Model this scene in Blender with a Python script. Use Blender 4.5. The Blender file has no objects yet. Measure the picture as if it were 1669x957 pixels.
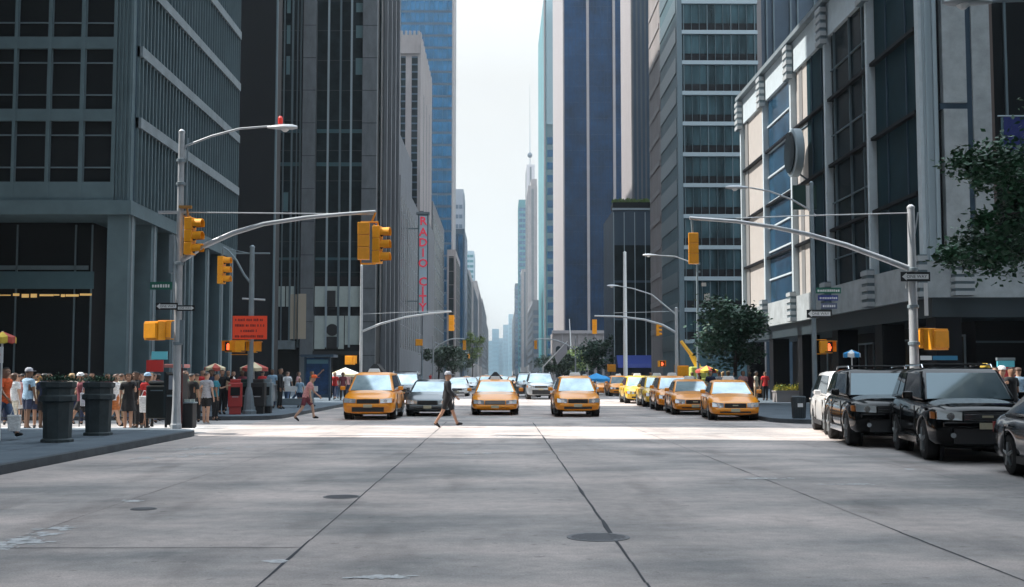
import bpy, bmesh, math, random
from mathutils import Vector, Matrix
R = math.radians
SC = bpy.context.scene
COL = SC.collection
random.seed(7)

# ------------------------------------------------------------------ camera
cd = bpy.data.cameras.new('camera'); cam = bpy.data.objects.new('camera', cd); COL.objects.link(cam)
cam.location = (0, 0, 1.65); cam.rotation_euler = (R(90 + 4.02), 0, R(-0.588))
cd.sensor_width = 36; cd.lens = 36 * 1900 / 1669; cd.clip_start = 0.1; cd.clip_end = 9000
SC.camera = cam
SC.render.resolution_x = 1024; SC.render.resolution_y = 587
# ------------------------------------------------------------------ light
SUN_E = 52; SUN_TAN = 0.15
az = math.atan(SUN_TAN)
s = Vector((-math.cos(az) * math.cos(R(SUN_E)), math.sin(az) * math.cos(R(SUN_E)), math.sin(R(SUN_E))))
sd = bpy.data.lights.new('sun', 'SUN'); so = bpy.data.objects.new('sun', sd); COL.objects.link(so)
sd.energy = 5.0; sd.angle = R(0.6); sd.color = (1, .95, .88)
so.rotation_euler = s.to_track_quat('Z', 'Y').to_euler(); so.location = (-40, 20, 120)
W = bpy.data.worlds.new('World'); SC.world = W; W.use_nodes = True
nt = W.node_tree; nt.nodes.clear()
def nd(t, **k):
    n = nt.nodes.new(t)
    for a, b in k.items(): setattr(n, a, b)
    return n
out = nd('ShaderNodeOutputWorld'); bg = nd('ShaderNodeBackground'); bg.inputs[1].default_value = 0.1
sky = nd('ShaderNodeTexSky'); sky.sky_type = 'NISHITA'; sky.sun_disc = False
sky.sun_elevation = R(SUN_E); sky.sun_rotation = R(-90) + az; sky.dust_density = 2.5; sky.air_density = 1.2
tc = nd('ShaderNodeTexCoord'); mp = nd('ShaderNodeMapping'); mp.inputs['Scale'].default_value = (1, 1, 2.2)
no = nd('ShaderNodeTexNoise'); no.inputs['Scale'].default_value = 2.6; no.inputs['Detail'].default_value = 7; no.inputs['Roughness'].default_value = .55
cr = nd('ShaderNodeValToRGB'); cr.color_ramp.elements[0].position = .30; cr.color_ramp.elements[1].position = .60
cr.color_ramp.elements[0].color = (.90, .90, .90, 1); cr.color_ramp.elements[1].color = (.98, .98, .98, 1)
sep = nd('ShaderNodeSeparateXYZ')
mr = nd('ShaderNodeMapRange'); mr.inputs['From Min'].default_value = 0.25; mr.inputs['From Max'].default_value = 1.0
mr.inputs['To Min'].default_value = 0.0; mr.inputs['To Max'].default_value = 1.0
vm = nd('ShaderNodeMix', data_type='RGBA'); vm.inputs[6].default_value = (5.45, 5.5, 5.45, 1); vm.inputs[7].default_value = (17.6, 20.4, 23.4, 1)
mx = nd('ShaderNodeMix', data_type='RGBA')
L = nt.links.new
L(tc.outputs['Generated'], mp.inputs[0]); L(mp.outputs[0], no.inputs['Vector']); L(no.outputs['Fac'], cr.inputs[0])
L(tc.outputs['Generated'], sep.inputs[0]); L(sep.outputs['Z'], mr.inputs['Value']); L(mr.outputs[0], vm.inputs[0])
L(cr.outputs[0], mx.inputs[0]); L(sky.outputs[0], mx.inputs[6]); L(vm.outputs[2], mx.inputs[7])
L(mx.outputs[2], bg.inputs[0]); L(bg.outputs[0], out.inputs[0])
SC.view_settings.view_transform = 'Standard'; SC.view_settings.look = 'None'
SC.view_settings.exposure = 0.72; SC.view_settings.gamma = 1; SC.view_settings.use_curve_mapping = False

# ------------------------------------------------------------------ helpers
CM = cam.rotation_euler.to_matrix()
def P(px, py, Y):
    "world point seen at photo pixel px,py at distance Y along the avenue"
    d = CM @ Vector(((px - 834.5) / 1900, -(py - 478.5) / 1900, -1))
    return cam.location + d * (Y / d.y)
def X_(px, Y): return P(px, 612, Y).x
def Z_(py, Y, px=815): return P(px, py, Y).z
def G(px, py):
    d = CM @ Vector(((px - 834.5) / 1900, -(py - 478.5) / 1900, -1))
    return cam.location + d * (-1.65 / d.z)

_m = {}
def mat(name, col, rough=.6, metal=0, var=0, vscale=3, bump=0, bscale=40, coat=0, emit=0, spec=.5, stretch=(1, 1, 1), world=False, col2=None, fine=0):
    if name in _m: return _m[name]
    m = bpy.data.materials.new(name); m.use_nodes = True; t = m.node_tree
    b = t.nodes['Principled BSDF']
    b.inputs['Base Color'].default_value = (*col, 1); b.inputs['Roughness'].default_value = rough
    b.inputs['Metallic'].default_value = metal; b.inputs['Coat Weight'].default_value = coat
    b.inputs['Coat Roughness'].default_value = .06; b.inputs['Specular IOR Level'].default_value = spec
    if emit:
        b.inputs['Emission Color'].default_value = (*col, 1); b.inputs['Emission Strength'].default_value = emit
    if var or bump:
        c = t.nodes.new('ShaderNodeTexCoord'); mpp = t.nodes.new('ShaderNodeMapping'); mpp.inputs['Scale'].default_value = stretch
        if world:
            g = t.nodes.new('ShaderNodeNewGeometry'); t.links.new(g.outputs['Position'], mpp.inputs[0])
        else: t.links.new(c.outputs['Object'], mpp.inputs[0])
    if var:
        n = t.nodes.new('ShaderNodeTexNoise'); n.inputs['Scale'].default_value = vscale; n.inputs['Detail'].default_value = 6; n.inputs['Roughness'].default_value = .65
        t.links.new(mpp.outputs[0], n.inputs['Vector'])
        r = t.nodes.new('ShaderNodeMapRange'); r.inputs['From Min'].default_value = .3; r.inputs['From Max'].default_value = .7
        t.links.new(n.outputs['Fac'], r.inputs['Value'])
        mxx = t.nodes.new('ShaderNodeMix'); mxx.data_type = 'RGBA'
        lo = [max(0, x * (1 - var)) for x in col] if col2 is None else col
        hi = [min(1, x * (1 + var)) for x in col] if col2 is None else col2
        mxx.inputs[6].default_value = (*lo, 1); mxx.inputs[7].default_value = (*hi, 1)
        t.links.new(r.outputs[0], mxx.inputs[0]); last = mxx.outputs[2]
        if fine:
            n3 = t.nodes.new('ShaderNodeTexNoise'); n3.inputs['Scale'].default_value = 55; n3.inputs['Detail'].default_value = 4; n3.inputs['Roughness'].default_value = .8
            g3 = t.nodes.new('ShaderNodeNewGeometry'); t.links.new(g3.outputs['Position'], n3.inputs['Vector'])
            r3 = t.nodes.new('ShaderNodeMapRange'); r3.inputs['From Min'].default_value = .3; r3.inputs['From Max'].default_value = .7
            r3.inputs['To Min'].default_value = 1 - fine; r3.inputs['To Max'].default_value = 1 + fine
            t.links.new(n3.outputs['Fac'], r3.inputs['Value'])
            v3 = t.nodes.new('ShaderNodeVectorMath'); v3.operation = 'SCALE'
            t.links.new(last, v3.inputs[0]); t.links.new(r3.outputs[0], v3.inputs['Scale']); last = v3.outputs[0]
        t.links.new(last, b.inputs['Base Color'])
    if bump:
        n2 = t.nodes.new('ShaderNodeTexNoise'); n2.inputs['Scale'].default_value = bscale; n2.inputs['Detail'].default_value = 4
        t.links.new(mpp.outputs[0], n2.inputs['Vector'])
        bp = t.nodes.new('ShaderNodeBump'); bp.inputs['Strength'].default_value = bump; bp.inputs['Distance'].default_value = .02
        t.links.new(n2.outputs['Fac'], bp.inputs['Height']); t.links.new(bp.outputs[0], b.inputs['Normal'])
    _m[name] = m; return m

def wpos(o):
    v = Vector((0, 0, 0))
    while o is not None: v = v + o.location; o = o.parent
    return v
class MB:
    def __init__(s): s.bm = bmesh.new(); s.mi = 0
    def face(s, vs):
        try: f = s.bm.faces.new(vs); f.material_index = s.mi; return f
        except ValueError: return None
    def pts(s, ps): return [s.bm.verts.new(p) for p in ps]
    def box(s, x0, x1, y0, y1, z0, z1):
        v = s.pts([(x0,y0,z0),(x1,y0,z0),(x1,y1,z0),(x0,y1,z0),(x0,y0,z1),(x1,y0,z1),(x1,y1,z1),(x0,y1,z1)])
        for q in ((3,2,1,0),(4,5,6,7),(0,1,5,4),(1,2,6,5),(2,3,7,6),(3,0,4,7)): s.face([v[i] for i in q])
        return s
    def obox(s, o, u, n, a0, a1, d0, d1, z0, z1):
        o = Vector((o[0], o[1], 0)); u = Vector((u[0], u[1], 0)); n = Vector((n[0], n[1], 0))
        c = [o+u*a0+n*d0, o+u*a1+n*d0, o+u*a1+n*d1, o+u*a0+n*d1]
        v = s.pts([(p.x,p.y,z0) for p in c] + [(p.x,p.y,z1) for p in c])
        for q in ((3,2,1,0),(4,5,6,7),(0,1,5,4),(1,2,6,5),(2,3,7,6),(3,0,4,7)): s.face([v[i] for i in q])
        return s
    def hexa(s, b, t):
        v = s.pts(b + t)
        for q in ((3,2,1,0),(4,5,6,7),(0,1,5,4),(1,2,6,5),(2,3,7,6),(3,0,4,7)): s.face([v[i] for i in q])
        return s
    def tube(s, ps, rs, n=10, cap=True):
        ps = [Vector(p) for p in ps]
        if not isinstance(rs, (list, tuple)): rs = [rs] * len(ps)
        rings = []
        for i, p in enumerate(ps):
            a = ps[max(0, i-1)]; b = ps[min(len(ps)-1, i+1)]; d = (b - a).normalized()
            up = Vector((0,0,1)) if abs(d.z) < .9 else Vector((0,1,0))
            e1 = d.cross(up).normalized(); e2 = d.cross(e1).normalized()
            rings.append([s.bm.verts.new(p + (e1*math.cos(2*math.pi*k/n) + e2*math.sin(2*math.pi*k/n))*rs[i]) for k in range(n)])
        for i in range(len(rings)-1):
            for k in range(n): s.face([rings[i][k], rings[i][(k+1)%n], rings[i+1][(k+1)%n], rings[i+1][k]])
        if cap: s.face(rings[0][::-1]); s.face(rings[-1])
        return s
    def lathe(s, c, prof, n=20, square=False):
        rings = []
        for (r, z) in prof:
            rings.append([s.bm.verts.new((c[0]+r*math.cos(2*math.pi*(k+.5)/n), c[1]+r*math.sin(2*math.pi*(k+.5)/n), c[2]+z)) for k in range(n)])
        for i in range(len(rings)-1):
            for k in range(n): s.face([rings[i][k], rings[i][(k+1)%n], rings[i+1][(k+1)%n], rings[i+1][k]])
        s.face(rings[0][::-1]); s.face(rings[-1]); return s
    def quad(s, ps): s.face(s.pts(ps)); return s
    def slab(s, ps, off):
        off = Vector(off); a = s.pts(ps); b = s.pts([Vector(p) + off for p in ps]); n = len(ps)
        s.face(a); s.face(b[::-1])
        for i in range(n): s.face([a[i], b[i], b[(i+1)%n], a[(i+1)%n]])
        return s
    def build(s, name, mats, parent=None, smooth=None, bevel=0, kind=None, local=False):
        bmesh.ops.recalc_face_normals(s.bm, faces=s.bm.faces[:])
        me = bpy.data.meshes.new(name)
        if parent is not None and not local:
            w = wpos(parent)
            if w.length: bmesh.ops.translate(s.bm, verts=s.bm.verts[:], vec=-w)
            q = parent
            while q.parent is not None: q = q.parent
            if q.rotation_euler.z and q.type == 'EMPTY': bmesh.ops.rotate(s.bm, verts=s.bm.verts[:], cent=(0,0,0), matrix=Matrix.Rotation(-q.rotation_euler.z, 3, 'Z'))
        s.bm.to_mesh(me); s.bm.free()
        for m in (mats if isinstance(mats, (list, tuple)) else [mats]): me.materials.append(m)
        if smooth is not None:
            me.polygons.foreach_set('use_smooth', [True]*len(me.polygons)); me.set_sharp_from_angle(angle=R(smooth))
        o = bpy.data.objects.new(name, me); COL.objects.link(o); o.parent = parent
        if bevel:
            b = o.modifiers.new('bevel', 'BEVEL'); b.width = bevel; b.segments = 2; b.limit_method = 'ANGLE'
        if kind: o['kind'] = kind
        return o
def thing(name, label, cat, loc=(0,0,0), rz=0, group=None):
    o = bpy.data.objects.new(name, None); COL.objects.link(o); o.location = loc; o.rotation_euler = (0,0,rz)
    o.empty_display_size = .3
    o['label'] = label; o['category'] = cat
    if group: o['group'] = group
    return o
def tag(o, label, cat, group=None):
    o['label'] = label; o['category'] = cat
    if group: o['group'] = group
    return o
def origin_to_base(o):
    "move a single-mesh thing's origin to its base"
    vs = [v.co for v in o.data.vertices]
    c = Vector((sum(v.x for v in vs)/len(vs), sum(v.y for v in vs)/len(vs), min(v.z for v in vs)))
    o.data.transform(Matrix.Translation(-c)); o.location = c; return o
def copy_tree(o, parent=None, swap=None):
    c = o.copy(); COL.objects.link(c); c.parent = parent
    if swap and c.type == 'MESH':
        for i, sl in enumerate(c.material_slots):
            if sl.material in swap:
                mm = swap[sl.material]; sl.link = 'OBJECT'; sl.material = mm
    for ch in list(o.children): copy_tree(ch, c, swap)
    return c
def text_mesh(txt, size, m, name, parent, loc, rot, ext=.01, ax='CENTER'):
    cu = bpy.data.curves.new('t', 'FONT'); cu.body = txt; cu.size = size; cu.extrude = ext
    cu.offset = .018*size if size > 1 else 0; cu.align_x = ax; cu.align_y = 'CENTER'; cu.resolution_u = 2
    t = bpy.data.objects.new('t', cu); COL.objects.link(t)
    bpy.context.view_layer.update()
    me = bpy.data.meshes.new_from_object(t.evaluated_get(bpy.context.evaluated_depsgraph_get()))
    bpy.data.objects.remove(t); me.name = name; me.materials.clear(); me.materials.append(m)
    o = bpy.data.objects.new(name, me); COL.objects.link(o); o.parent = parent
    o.location = Vector(loc) - (wpos(parent) if parent else Vector()); o.rotation_euler = rot
    return o

# ------------------------------------------------------------------ materials
def road_material():
    m = bpy.data.materials.new('avenue_concrete'); m.use_nodes = True; t = m.node_tree; N = t.nodes; K = t.links.new
    b = N['Principled BSDF']; b.inputs['Roughness'].default_value = .72; b.inputs['Specular IOR Level'].default_value = .35
    g = N.new('ShaderNodeNewGeometry')
    def noise(sx, sy, sc, det=5, ro=.6, off=0):
        mp = N.new('ShaderNodeMapping'); mp.inputs['Scale'].default_value = (sx, sy, 1); mp.inputs['Location'].default_value = (off, off*.7, 0); K(g.outputs['Position'], mp.inputs[0])
        n = N.new('ShaderNodeTexNoise'); n.inputs['Scale'].default_value = sc; n.inputs['Detail'].default_value = det; n.inputs['Roughness'].default_value = ro; K(mp.outputs[0], n.inputs['Vector']); return n.outputs['Fac']
    def rng(v, a, c, lo, hi):
        r = N.new('ShaderNodeMapRange'); r.inputs['From Min'].default_value = a; r.inputs['From Max'].default_value = c; r.inputs['To Min'].default_value = lo; r.inputs['To Max'].default_value = hi; K(v, r.inputs['Value']); return r.outputs[0]
    def mul(a, c):
        q = N.new('ShaderNodeMath'); q.operation = 'MULTIPLY'; K(a, q.inputs[0]); K(c, q.inputs[1]); return q.outputs[0]
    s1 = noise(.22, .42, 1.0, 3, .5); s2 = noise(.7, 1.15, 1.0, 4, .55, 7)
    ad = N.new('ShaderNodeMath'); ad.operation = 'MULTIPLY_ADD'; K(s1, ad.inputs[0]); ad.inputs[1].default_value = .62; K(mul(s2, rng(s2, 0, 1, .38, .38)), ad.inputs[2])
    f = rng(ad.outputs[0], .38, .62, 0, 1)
    mx = N.new('ShaderNodeMix'); mx.data_type = 'RGBA'; mx.inputs[6].default_value = (.275,.262,.254,1); mx.inputs[7].default_value = (.59,.50,.46,1); K(f, mx.inputs[0])  # warm and cool streaks: bands of reflected light and shade painted into the colour
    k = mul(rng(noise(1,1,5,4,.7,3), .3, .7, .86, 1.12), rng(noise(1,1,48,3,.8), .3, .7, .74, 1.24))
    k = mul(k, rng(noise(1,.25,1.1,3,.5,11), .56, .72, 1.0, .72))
    wv = N.new('ShaderNodeTexWave'); wv.wave_type = 'BANDS'; wv.bands_direction = 'X'; wv.inputs['Scale'].default_value = 2*math.pi/3.06/20*1.0; wv.inputs['Distortion'].default_value = .8; wv.inputs['Detail'].default_value = 2
    K(g.outputs['Position'], wv.inputs['Vector']); k = mul(k, rng(wv.outputs['Fac'], .3, 1, 1.0, .88))
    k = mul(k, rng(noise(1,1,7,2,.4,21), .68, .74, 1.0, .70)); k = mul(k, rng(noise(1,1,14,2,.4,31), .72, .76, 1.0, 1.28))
    v = N.new('ShaderNodeVectorMath'); v.operation = 'SCALE'; K(mx.outputs[2], v.inputs[0]); K(k, v.inputs['Scale']); K(v.outputs[0], b.inputs['Base Color'])
    bp = N.new('ShaderNodeBump'); bp.inputs['Strength'].default_value = .35; bp.inputs['Distance'].default_value = .015; K(noise(1,1,60,4,.7), bp.inputs['Height']); K(bp.outputs[0], b.inputs['Normal'])
    return m
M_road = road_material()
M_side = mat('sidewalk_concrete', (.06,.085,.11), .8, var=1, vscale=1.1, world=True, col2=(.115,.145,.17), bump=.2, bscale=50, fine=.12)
M_cross = mat('side_street_asphalt', (.26,.25,.25), .8, var=1, vscale=.7, world=True, col2=(.42,.40,.385), bump=.2, bscale=60, fine=.12)
M_kerb = mat('kerb_stone', (.055,.065,.075), .75, var=.3, vscale=2, world=True)
M_paint = mat('worn_road_paint', (.40,.40,.41), .7, var=1, vscale=8, world=True, col2=(.70,.69,.68), fine=.25)
M_tar = mat('tar_joint', (.035,.037,.045), .8)
M_iron = mat('cast_iron', (.17,.17,.18), .55, .3, bump=.6, bscale=60)
M_ground = mat('city_ground', (.2,.2,.2), .9, var=.3, vscale=.2, world=True)
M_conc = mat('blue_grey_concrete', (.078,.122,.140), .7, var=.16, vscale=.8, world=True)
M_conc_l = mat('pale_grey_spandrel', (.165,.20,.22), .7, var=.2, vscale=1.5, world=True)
M_dglass = mat('dark_glass', (.015,.017,.019), .22, spec=.10)
M_dglass2 = mat('black_green_glass', (.009,.016,.020), .25, spec=.06, var=.7, vscale=.6, world=True)
M_mull = mat('grey_metal', (.12,.165,.19), .5, .2)
M_mull_l = mat('light_metal', (.34,.41,.45), .5, .2)
M_stone_d = mat('dark_granite', (.12,.135,.15), .6, var=.25, vscale=1.2, world=True, stretch=(1,1,.4))
M_black = mat('black_panel', (.012,.013,.016), .5, spec=.12)
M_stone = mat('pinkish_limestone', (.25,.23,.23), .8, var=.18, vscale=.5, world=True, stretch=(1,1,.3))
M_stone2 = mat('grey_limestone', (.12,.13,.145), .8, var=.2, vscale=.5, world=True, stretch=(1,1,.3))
M_white = mat('white_marble', (.27,.25,.255), .6, var=.06, vscale=.6, world=True)
M_beige = mat('beige_panel', (.43,.40,.375), .6, var=.06, vscale=2, world=True)
M_pier = mat('pale_pier_stone', (.47,.54,.58), .6, var=.08, vscale=2, world=True)
M_marble = mat('stained_grey_marble', (.34,.37,.385), .6, var=.22, vscale=1.3, world=True, fine=.06)
M_blue = mat('blue_curtain_glass', (.012,.11,.24), .2, .9, var=.45, vscale=.35, world=True)
M_navy = mat('navy_curtain_glass', (.004,.032,.088), .3, .85, var=.5, vscale=.25, world=True)
M_teal = mat('teal_curtain_glass', (.02,.17,.20), .4, .2, var=.3, vscale=.1, world=True)
M_tealg = mat('grey_teal_cladding', (.07,.135,.16), .5, .1, var=.2, vscale=.3, world=True)
M_slate = mat('slate_cladding', (.035,.065,.10), .5, .1, var=.2, vscale=.3, world=True)
M_pole = mat('galvanised_steel', (.42,.44,.46), .45, .25, var=.12, vscale=3)
M_poled = mat('painted_grey_steel', (.20,.25,.28), .5, .2, var=.12, vscale=3)
M_sig = mat('signal_yellow', (.88,.35,.012), .45, var=.08, vscale=6)
M_dark = mat('matt_black', (.015,.016,.018), .6)
M_redlamp = mat('red_lamp', (1,.08,.03), .4, emit=1.6)
M_hand = mat('red_hand_lamp', (1,.13,.04), .4, emit=1.3)
M_green = mat('street_sign_green', (.015,.13,.09), .5)
M_wht = mat('white_reflective', (.75,.75,.74), .5)
M_orange = mat('construction_red_orange', (.85,.07,.02), .5)
M_rdark = mat('dark_red_lettering', (.16,.01,.01), .5)
# ------------------------------------------------------------------ ground, roads, pavements
LK, RK = -8.3, 10.6          # kerb lines of the avenue
def sheet(name, m, x0, x1, y0, y1, z, kind='structure'):
    b = MB(); b.quad([(x0,y0,z),(x1,y0,z),(x1,y1,z),(x0,y1,z)]); return b.build(name, m, kind=kind)
sheet('ground', M_ground, -4000, 4000, -400, 6000, -.012)
# avenue with its slab joints
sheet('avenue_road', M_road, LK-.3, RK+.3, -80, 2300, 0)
cs = []
for (a, b) in ((34, 43), (128, 138), (232, 242), (340, 350)):
    cs.append(sheet('cross_street_road', M_cross, -300, LK-.3 , a-.4, b+.4, -.002))
    cs.append(sheet('cross_street_road', M_cross, RK+.3, 300, (30 if a == 34 else a)-.4, (40 if a == 34 else b)+.4, -.002))
def pavement(name, pts, h=.15):
    b = MB(); n = len(pts)
    lo = b.pts([(x,y,-.008) for x,y in pts]); hi = b.pts([(x,y,h) for x,y in pts])
    b.face(hi)
    b.mi = 1
    for i in range(n): b.face([lo[i], lo[(i+1)%n], hi[(i+1)%n], hi[i]])
    o = b.build(name, [M_side, M_kerb], kind='structure'); return o
def corner(cx, cy, r, a0, a1, n=8): return [(cx + r*math.cos(R(a0+(a1-a0)*i/n)), cy + r*math.sin(R(a0+(a1-a0)*i/n))) for i in range(n+1)]
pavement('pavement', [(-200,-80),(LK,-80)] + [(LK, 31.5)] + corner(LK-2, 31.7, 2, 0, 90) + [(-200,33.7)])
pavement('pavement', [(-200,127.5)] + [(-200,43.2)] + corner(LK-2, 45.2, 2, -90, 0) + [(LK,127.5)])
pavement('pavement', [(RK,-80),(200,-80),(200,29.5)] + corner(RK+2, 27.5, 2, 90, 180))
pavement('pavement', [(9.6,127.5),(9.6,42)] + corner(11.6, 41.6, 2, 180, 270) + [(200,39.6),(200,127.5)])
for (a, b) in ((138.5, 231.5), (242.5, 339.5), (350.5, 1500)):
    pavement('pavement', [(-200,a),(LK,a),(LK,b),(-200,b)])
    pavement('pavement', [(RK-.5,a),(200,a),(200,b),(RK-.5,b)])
# kerb stones along the near pavements, flagstone joints
b = MB(); b.box(LK-.18, LK+.006, -80, 31.5, .02, .156); b.build('kerb', M_kerb, kind='structure')
b = MB(); b.box(RK-.006, RK+.18, -80, 27.5, .02, .156); b.build('kerb', M_kerb, kind='structure')
b = MB()
for y in [1.5*i for i in range(-4, 22)]: b.quad([(-40,y,.153),(LK-.2,y,.153),(LK-.2,y+.02,.153),(-40,y+.02,.153)])
for x in [-9.8-1.5*i for i in range(16)]: b.quad([(x,-6,.1535),(x+.02,-6,.1535),(x+.02,33,.1535),(x,33,.1535)])
b.build('pavement_joints', M_tar, kind='structure')
# longitudinal joints of the concrete lanes: irregular tar filled cracks
b = MB()
for X, w0 in ((-1.9,.010),(1.16,.015),(4.22,.006),(-4.9,.0035),(7.3,.003)):
    y = 2.0; wp = w0
    while y < 41:
        y2 = y + random.uniform(.5, 1.4); w = w0*random.choice([.5,.7,1,1,1.9]) * (1.4 if (X == 1.16 and 7.5 < y < 11) else 1)
        dx = random.uniform(-.012,.012)
        b.quad([(X-wp,y,.004),(X+wp,y,.004),(X+w+dx,y2,.004),(X-w+dx,y2,.004)]); y = y2; wp = w

for (x0c, y0c, n_) in ((1.16,11.8,1),(1.05,15.6,1)): pass
b.build('lane_joint', M_tar, kind='structure')
b = MB()
for Y, x0, x1 in ((11.35,-8.2,-1.9),):
    x = x0
    while x < x1:
        x2 = min(x1, x + random.uniform(.3,.9)); w = random.uniform(.005,.014)
        b.quad([(x,Y-w,.005),(x2,Y-w,.005),(x2,Y+w,.005),(x,Y+w,.005)]); x = x2
b.build('cross_joint', M_tar, kind='structure')
# worn paint marks left on the concrete
b = MB()
rp = random.Random(3)
def dash(cx, cy, w, l, n=5):
    for i in range(n*9):
        x = cx + rp.gauss(0,.3)*w; y = cy + rp.gauss(0,.3)*l; a = rp.uniform(.015,.09); c = rp.uniform(.01,.05)
        vs = [(x + a*rp.uniform(.5,1.2)*math.cos(t), y + c*rp.uniform(.5,1.3)*math.sin(t), .0045 + i*.00003) for t in [k*math.pi/3 for k in range(6)]]
        b.quad(vs)
for px, py, w, l in ((237,747,.4,.6),(290,744,.5,.5),(318,741,.6,.5),(352,740,.6,.4),(330,730,.5,.4),(300,733,.4,.4),(370,731,.3,.4),(405,729,.2,.3),
                     (765,740,.45,.4),(797,739,.2,.2),(816,737,.2,.2),(820,712,.7,.5),(745,722,.4,.4),(452,915,.12,.1),(618,941,.35,.1),(215,817,.2,.2),
                     (1483,765,.2,.2),(1380,790,.7,.2),(1240,780,.6,.15)):
    g = G(px, py); dash(g.x, g.y, w, l, 6 if w > .3 else 3)
for px, py in ((95,862),(70,872),(40,880),(15,886),(50,884),(5,893)):
    g = G(px, py); dash(g.x, g.y, .25, .25, 3)
b.build('worn_markings', M_paint, kind='structure')
# ladder crossing bars on the side street at the left
b = MB()
for i in range(14):
    x = -9.4 - i*1.15; b.quad([(x,34.6,.0035),(x-.6,34.6,.0035),(x-.6,38.0,.0035),(x,38.0,.0035)])
for i in range(14):
    x = -7.6 + i*1.25; b.quad([(x,78.3,.0035),(x+.6,78.3,.0035),(x+.6,75,.0035),(x,75,.0035)])
for i in range(14):
    x = -7.6 + i*1.25; b.quad([(x,45.6,.0035),(x+.5,45.6,.0035),(x+.5,45.9,.0035),(x,45.9,.0035)])
b.build('crossing_bars', M_paint, kind='structure')

def manhole(px, py, r, label):
    g = G(px, py); t = thing('manhole_cover', label, 'manhole cover', (g.x, g.y, 0), group='manhole covers in the roadway')
    b = MB(); b.lathe((g.x,g.y,0), [(r*1.08,.001),(r*1.08,.006),(r*.98,.0065)], 28); b.build('rim', M_iron, t)
    b = MB(); b.lathe((g.x,g.y,.007), [(r*.96,0),(r*.96,.002)], 28)
    for i in range(-4,5):
        w = math.sqrt(max(0, .85-(i/5)**2))*r
        b.box(g.x-w, g.x+w, g.y+i*r*.18-.01, g.y+i*r*.18+.01, .0091, .012)
    b.build('lid', M_iron, t)
manhole(975, 876, .30, 'large iron manhole cover in the middle lane on the dark joint')
manhole(557, 810, .235, 'iron manhole cover beside the left lane joint')
manhole(234, 830, .15, 'small manhole cover near the left kerb')

# ------------------------------------------------------------------ buildings
def facade(par, o, u, n, length, z0, z1, mode, pitch, wsize, bay, glass, frame, mw=.08, md=.12, inset=.02, m0=.3, cross=None, crossh=.12):
    """ribbon ('h') or upright ('v') windows as separate parts plus one mesh of mullions"""
    if mode == 'h':
        nfl = int((z1-z0)/pitch); first = None
        for i in range(min(nfl, 60)):
            if first is None:
                b = MB(); b.obox(o,u,n,m0,length-m0,-.02,inset,z0+(pitch-wsize)/2,z0+(pitch+wsize)/2); first = b.build('window', glass, par)
            else:
                c = first.copy(); COL.objects.link(c); c.location.z += i*pitch
        b = MB(); k = max(1, int(round(length/bay)))
        for i in range(k+1):
            a = m0 + (length-2*m0)*i/k; b.obox(o,u,n,a-mw/2,a+mw/2,-.01,md,z0,z1)
        b.build('mullion', frame, par)
    else:
        k = max(1, int(length/bay)); off = (length-k*bay)/2; first = None
        for i in range(k):
            a = off + i*bay + (bay-wsize)/2
            if first is None:
                b = MB(); b.obox(o,u,n,a,a+wsize,-.02,inset,z0,z1); first = b.build('window', glass, par); a_0 = a
            else:
                c = first.copy(); COL.objects.link(c); c.location += Vector((u[0],u[1],0))*(a-a_0)
        if cross:
            b = MB(); z = z0 + pitch
            while z < z1:
                for i in range(k):
                    a = off + i*bay + (bay-wsize)/2
                    b.obox(o,u,n,a,a+wsize,-.01,inset+.04,z,z+crossh)
                z += pitch
            b.build('spandrel', cross, par)
def FS(x0, x1, y0): return ((x0, y0), (1,0), (0,-1), x1-x0)
def AL(x1, y0, y1): return ((x1, y0), (0,1), (1,0), y1-y0)
def AR(x0, y0, y1): return ((x0, y0), (0,1), (-1,0), y1-y0)
def bld(name, label, cat='building', at=(0,0), group=None): return thing(name, label, cat, (at[0],at[1],0), group=group)
def body(par, x0, x1, y0, y1, z0, z1, m, name='wall'):
    b = MB(); b.box(x0,x1,y0,y1,z0,z1); return b.build(name, m, par)

# --- left: blue grey concrete office block on the far corner -------------------------------------
Y0 = 45.0; XC = X_(178, Y0)+.0; XA = XC+.6
yend = 62.9
T = bld('concrete_office_building', 'blue grey concrete office block with ribbed avenue side over a dark columned lobby, left corner', at=(XC,Y0))
zs = Z_(350, Y0, 100)      # underside of the upper floors
fp = 121/1900*Y0
# front wall frame built as grid of concrete around windows
zr = [Z_(177.5, Y0, 120), Z_(79, Y0, 120)]
wh = zr[1]-zr[0]; zb0 = zr[0]-fp            # window rows: bottom of lowest row
TOP = 88
body(T, -46, XC-.05, Y0+.25, yend, zs, TOP, M_conc)
b = MB(); b.box(-46, XC-.05, Y0-.12, Y0+.25, zs, zs+.55); b.box(XC-.05, XA+.12, Y0-.12, yend, zs, zs+.55)
b.build('fascia', M_conc, T)
wx = []
pxs = [(-156,-105),(-100,-49),(-44,7),(12,63.5),(69,118),(125,172)]
b = MB(); n0 = 0
zlist = []
z = zb0
while z < TOP-3: zlist.append(z); z += fp
prev = -46
for (a, c) in pxs:
    xa, xb = X_(a, Y0), X_(c, Y0); b.box(prev, xa, Y0, Y0+.25, zs+.55, TOP); prev = xb
b.box(prev, XC, Y0, Y0+.25, zs+.55, TOP)
for (a, c) in pxs:
    xa, xb = X_(a, Y0), X_(c, Y0); zp = zs+.55
    for z in zlist[:9]: b.box(xa, xb, Y0+.012, Y0+.25, zp, z); zp = z+wh
    b.box(xa, xb, Y0+.012, Y0+.25, zp, TOP)
b.build('front_wall', M_conc, T)
firstw = None
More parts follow.
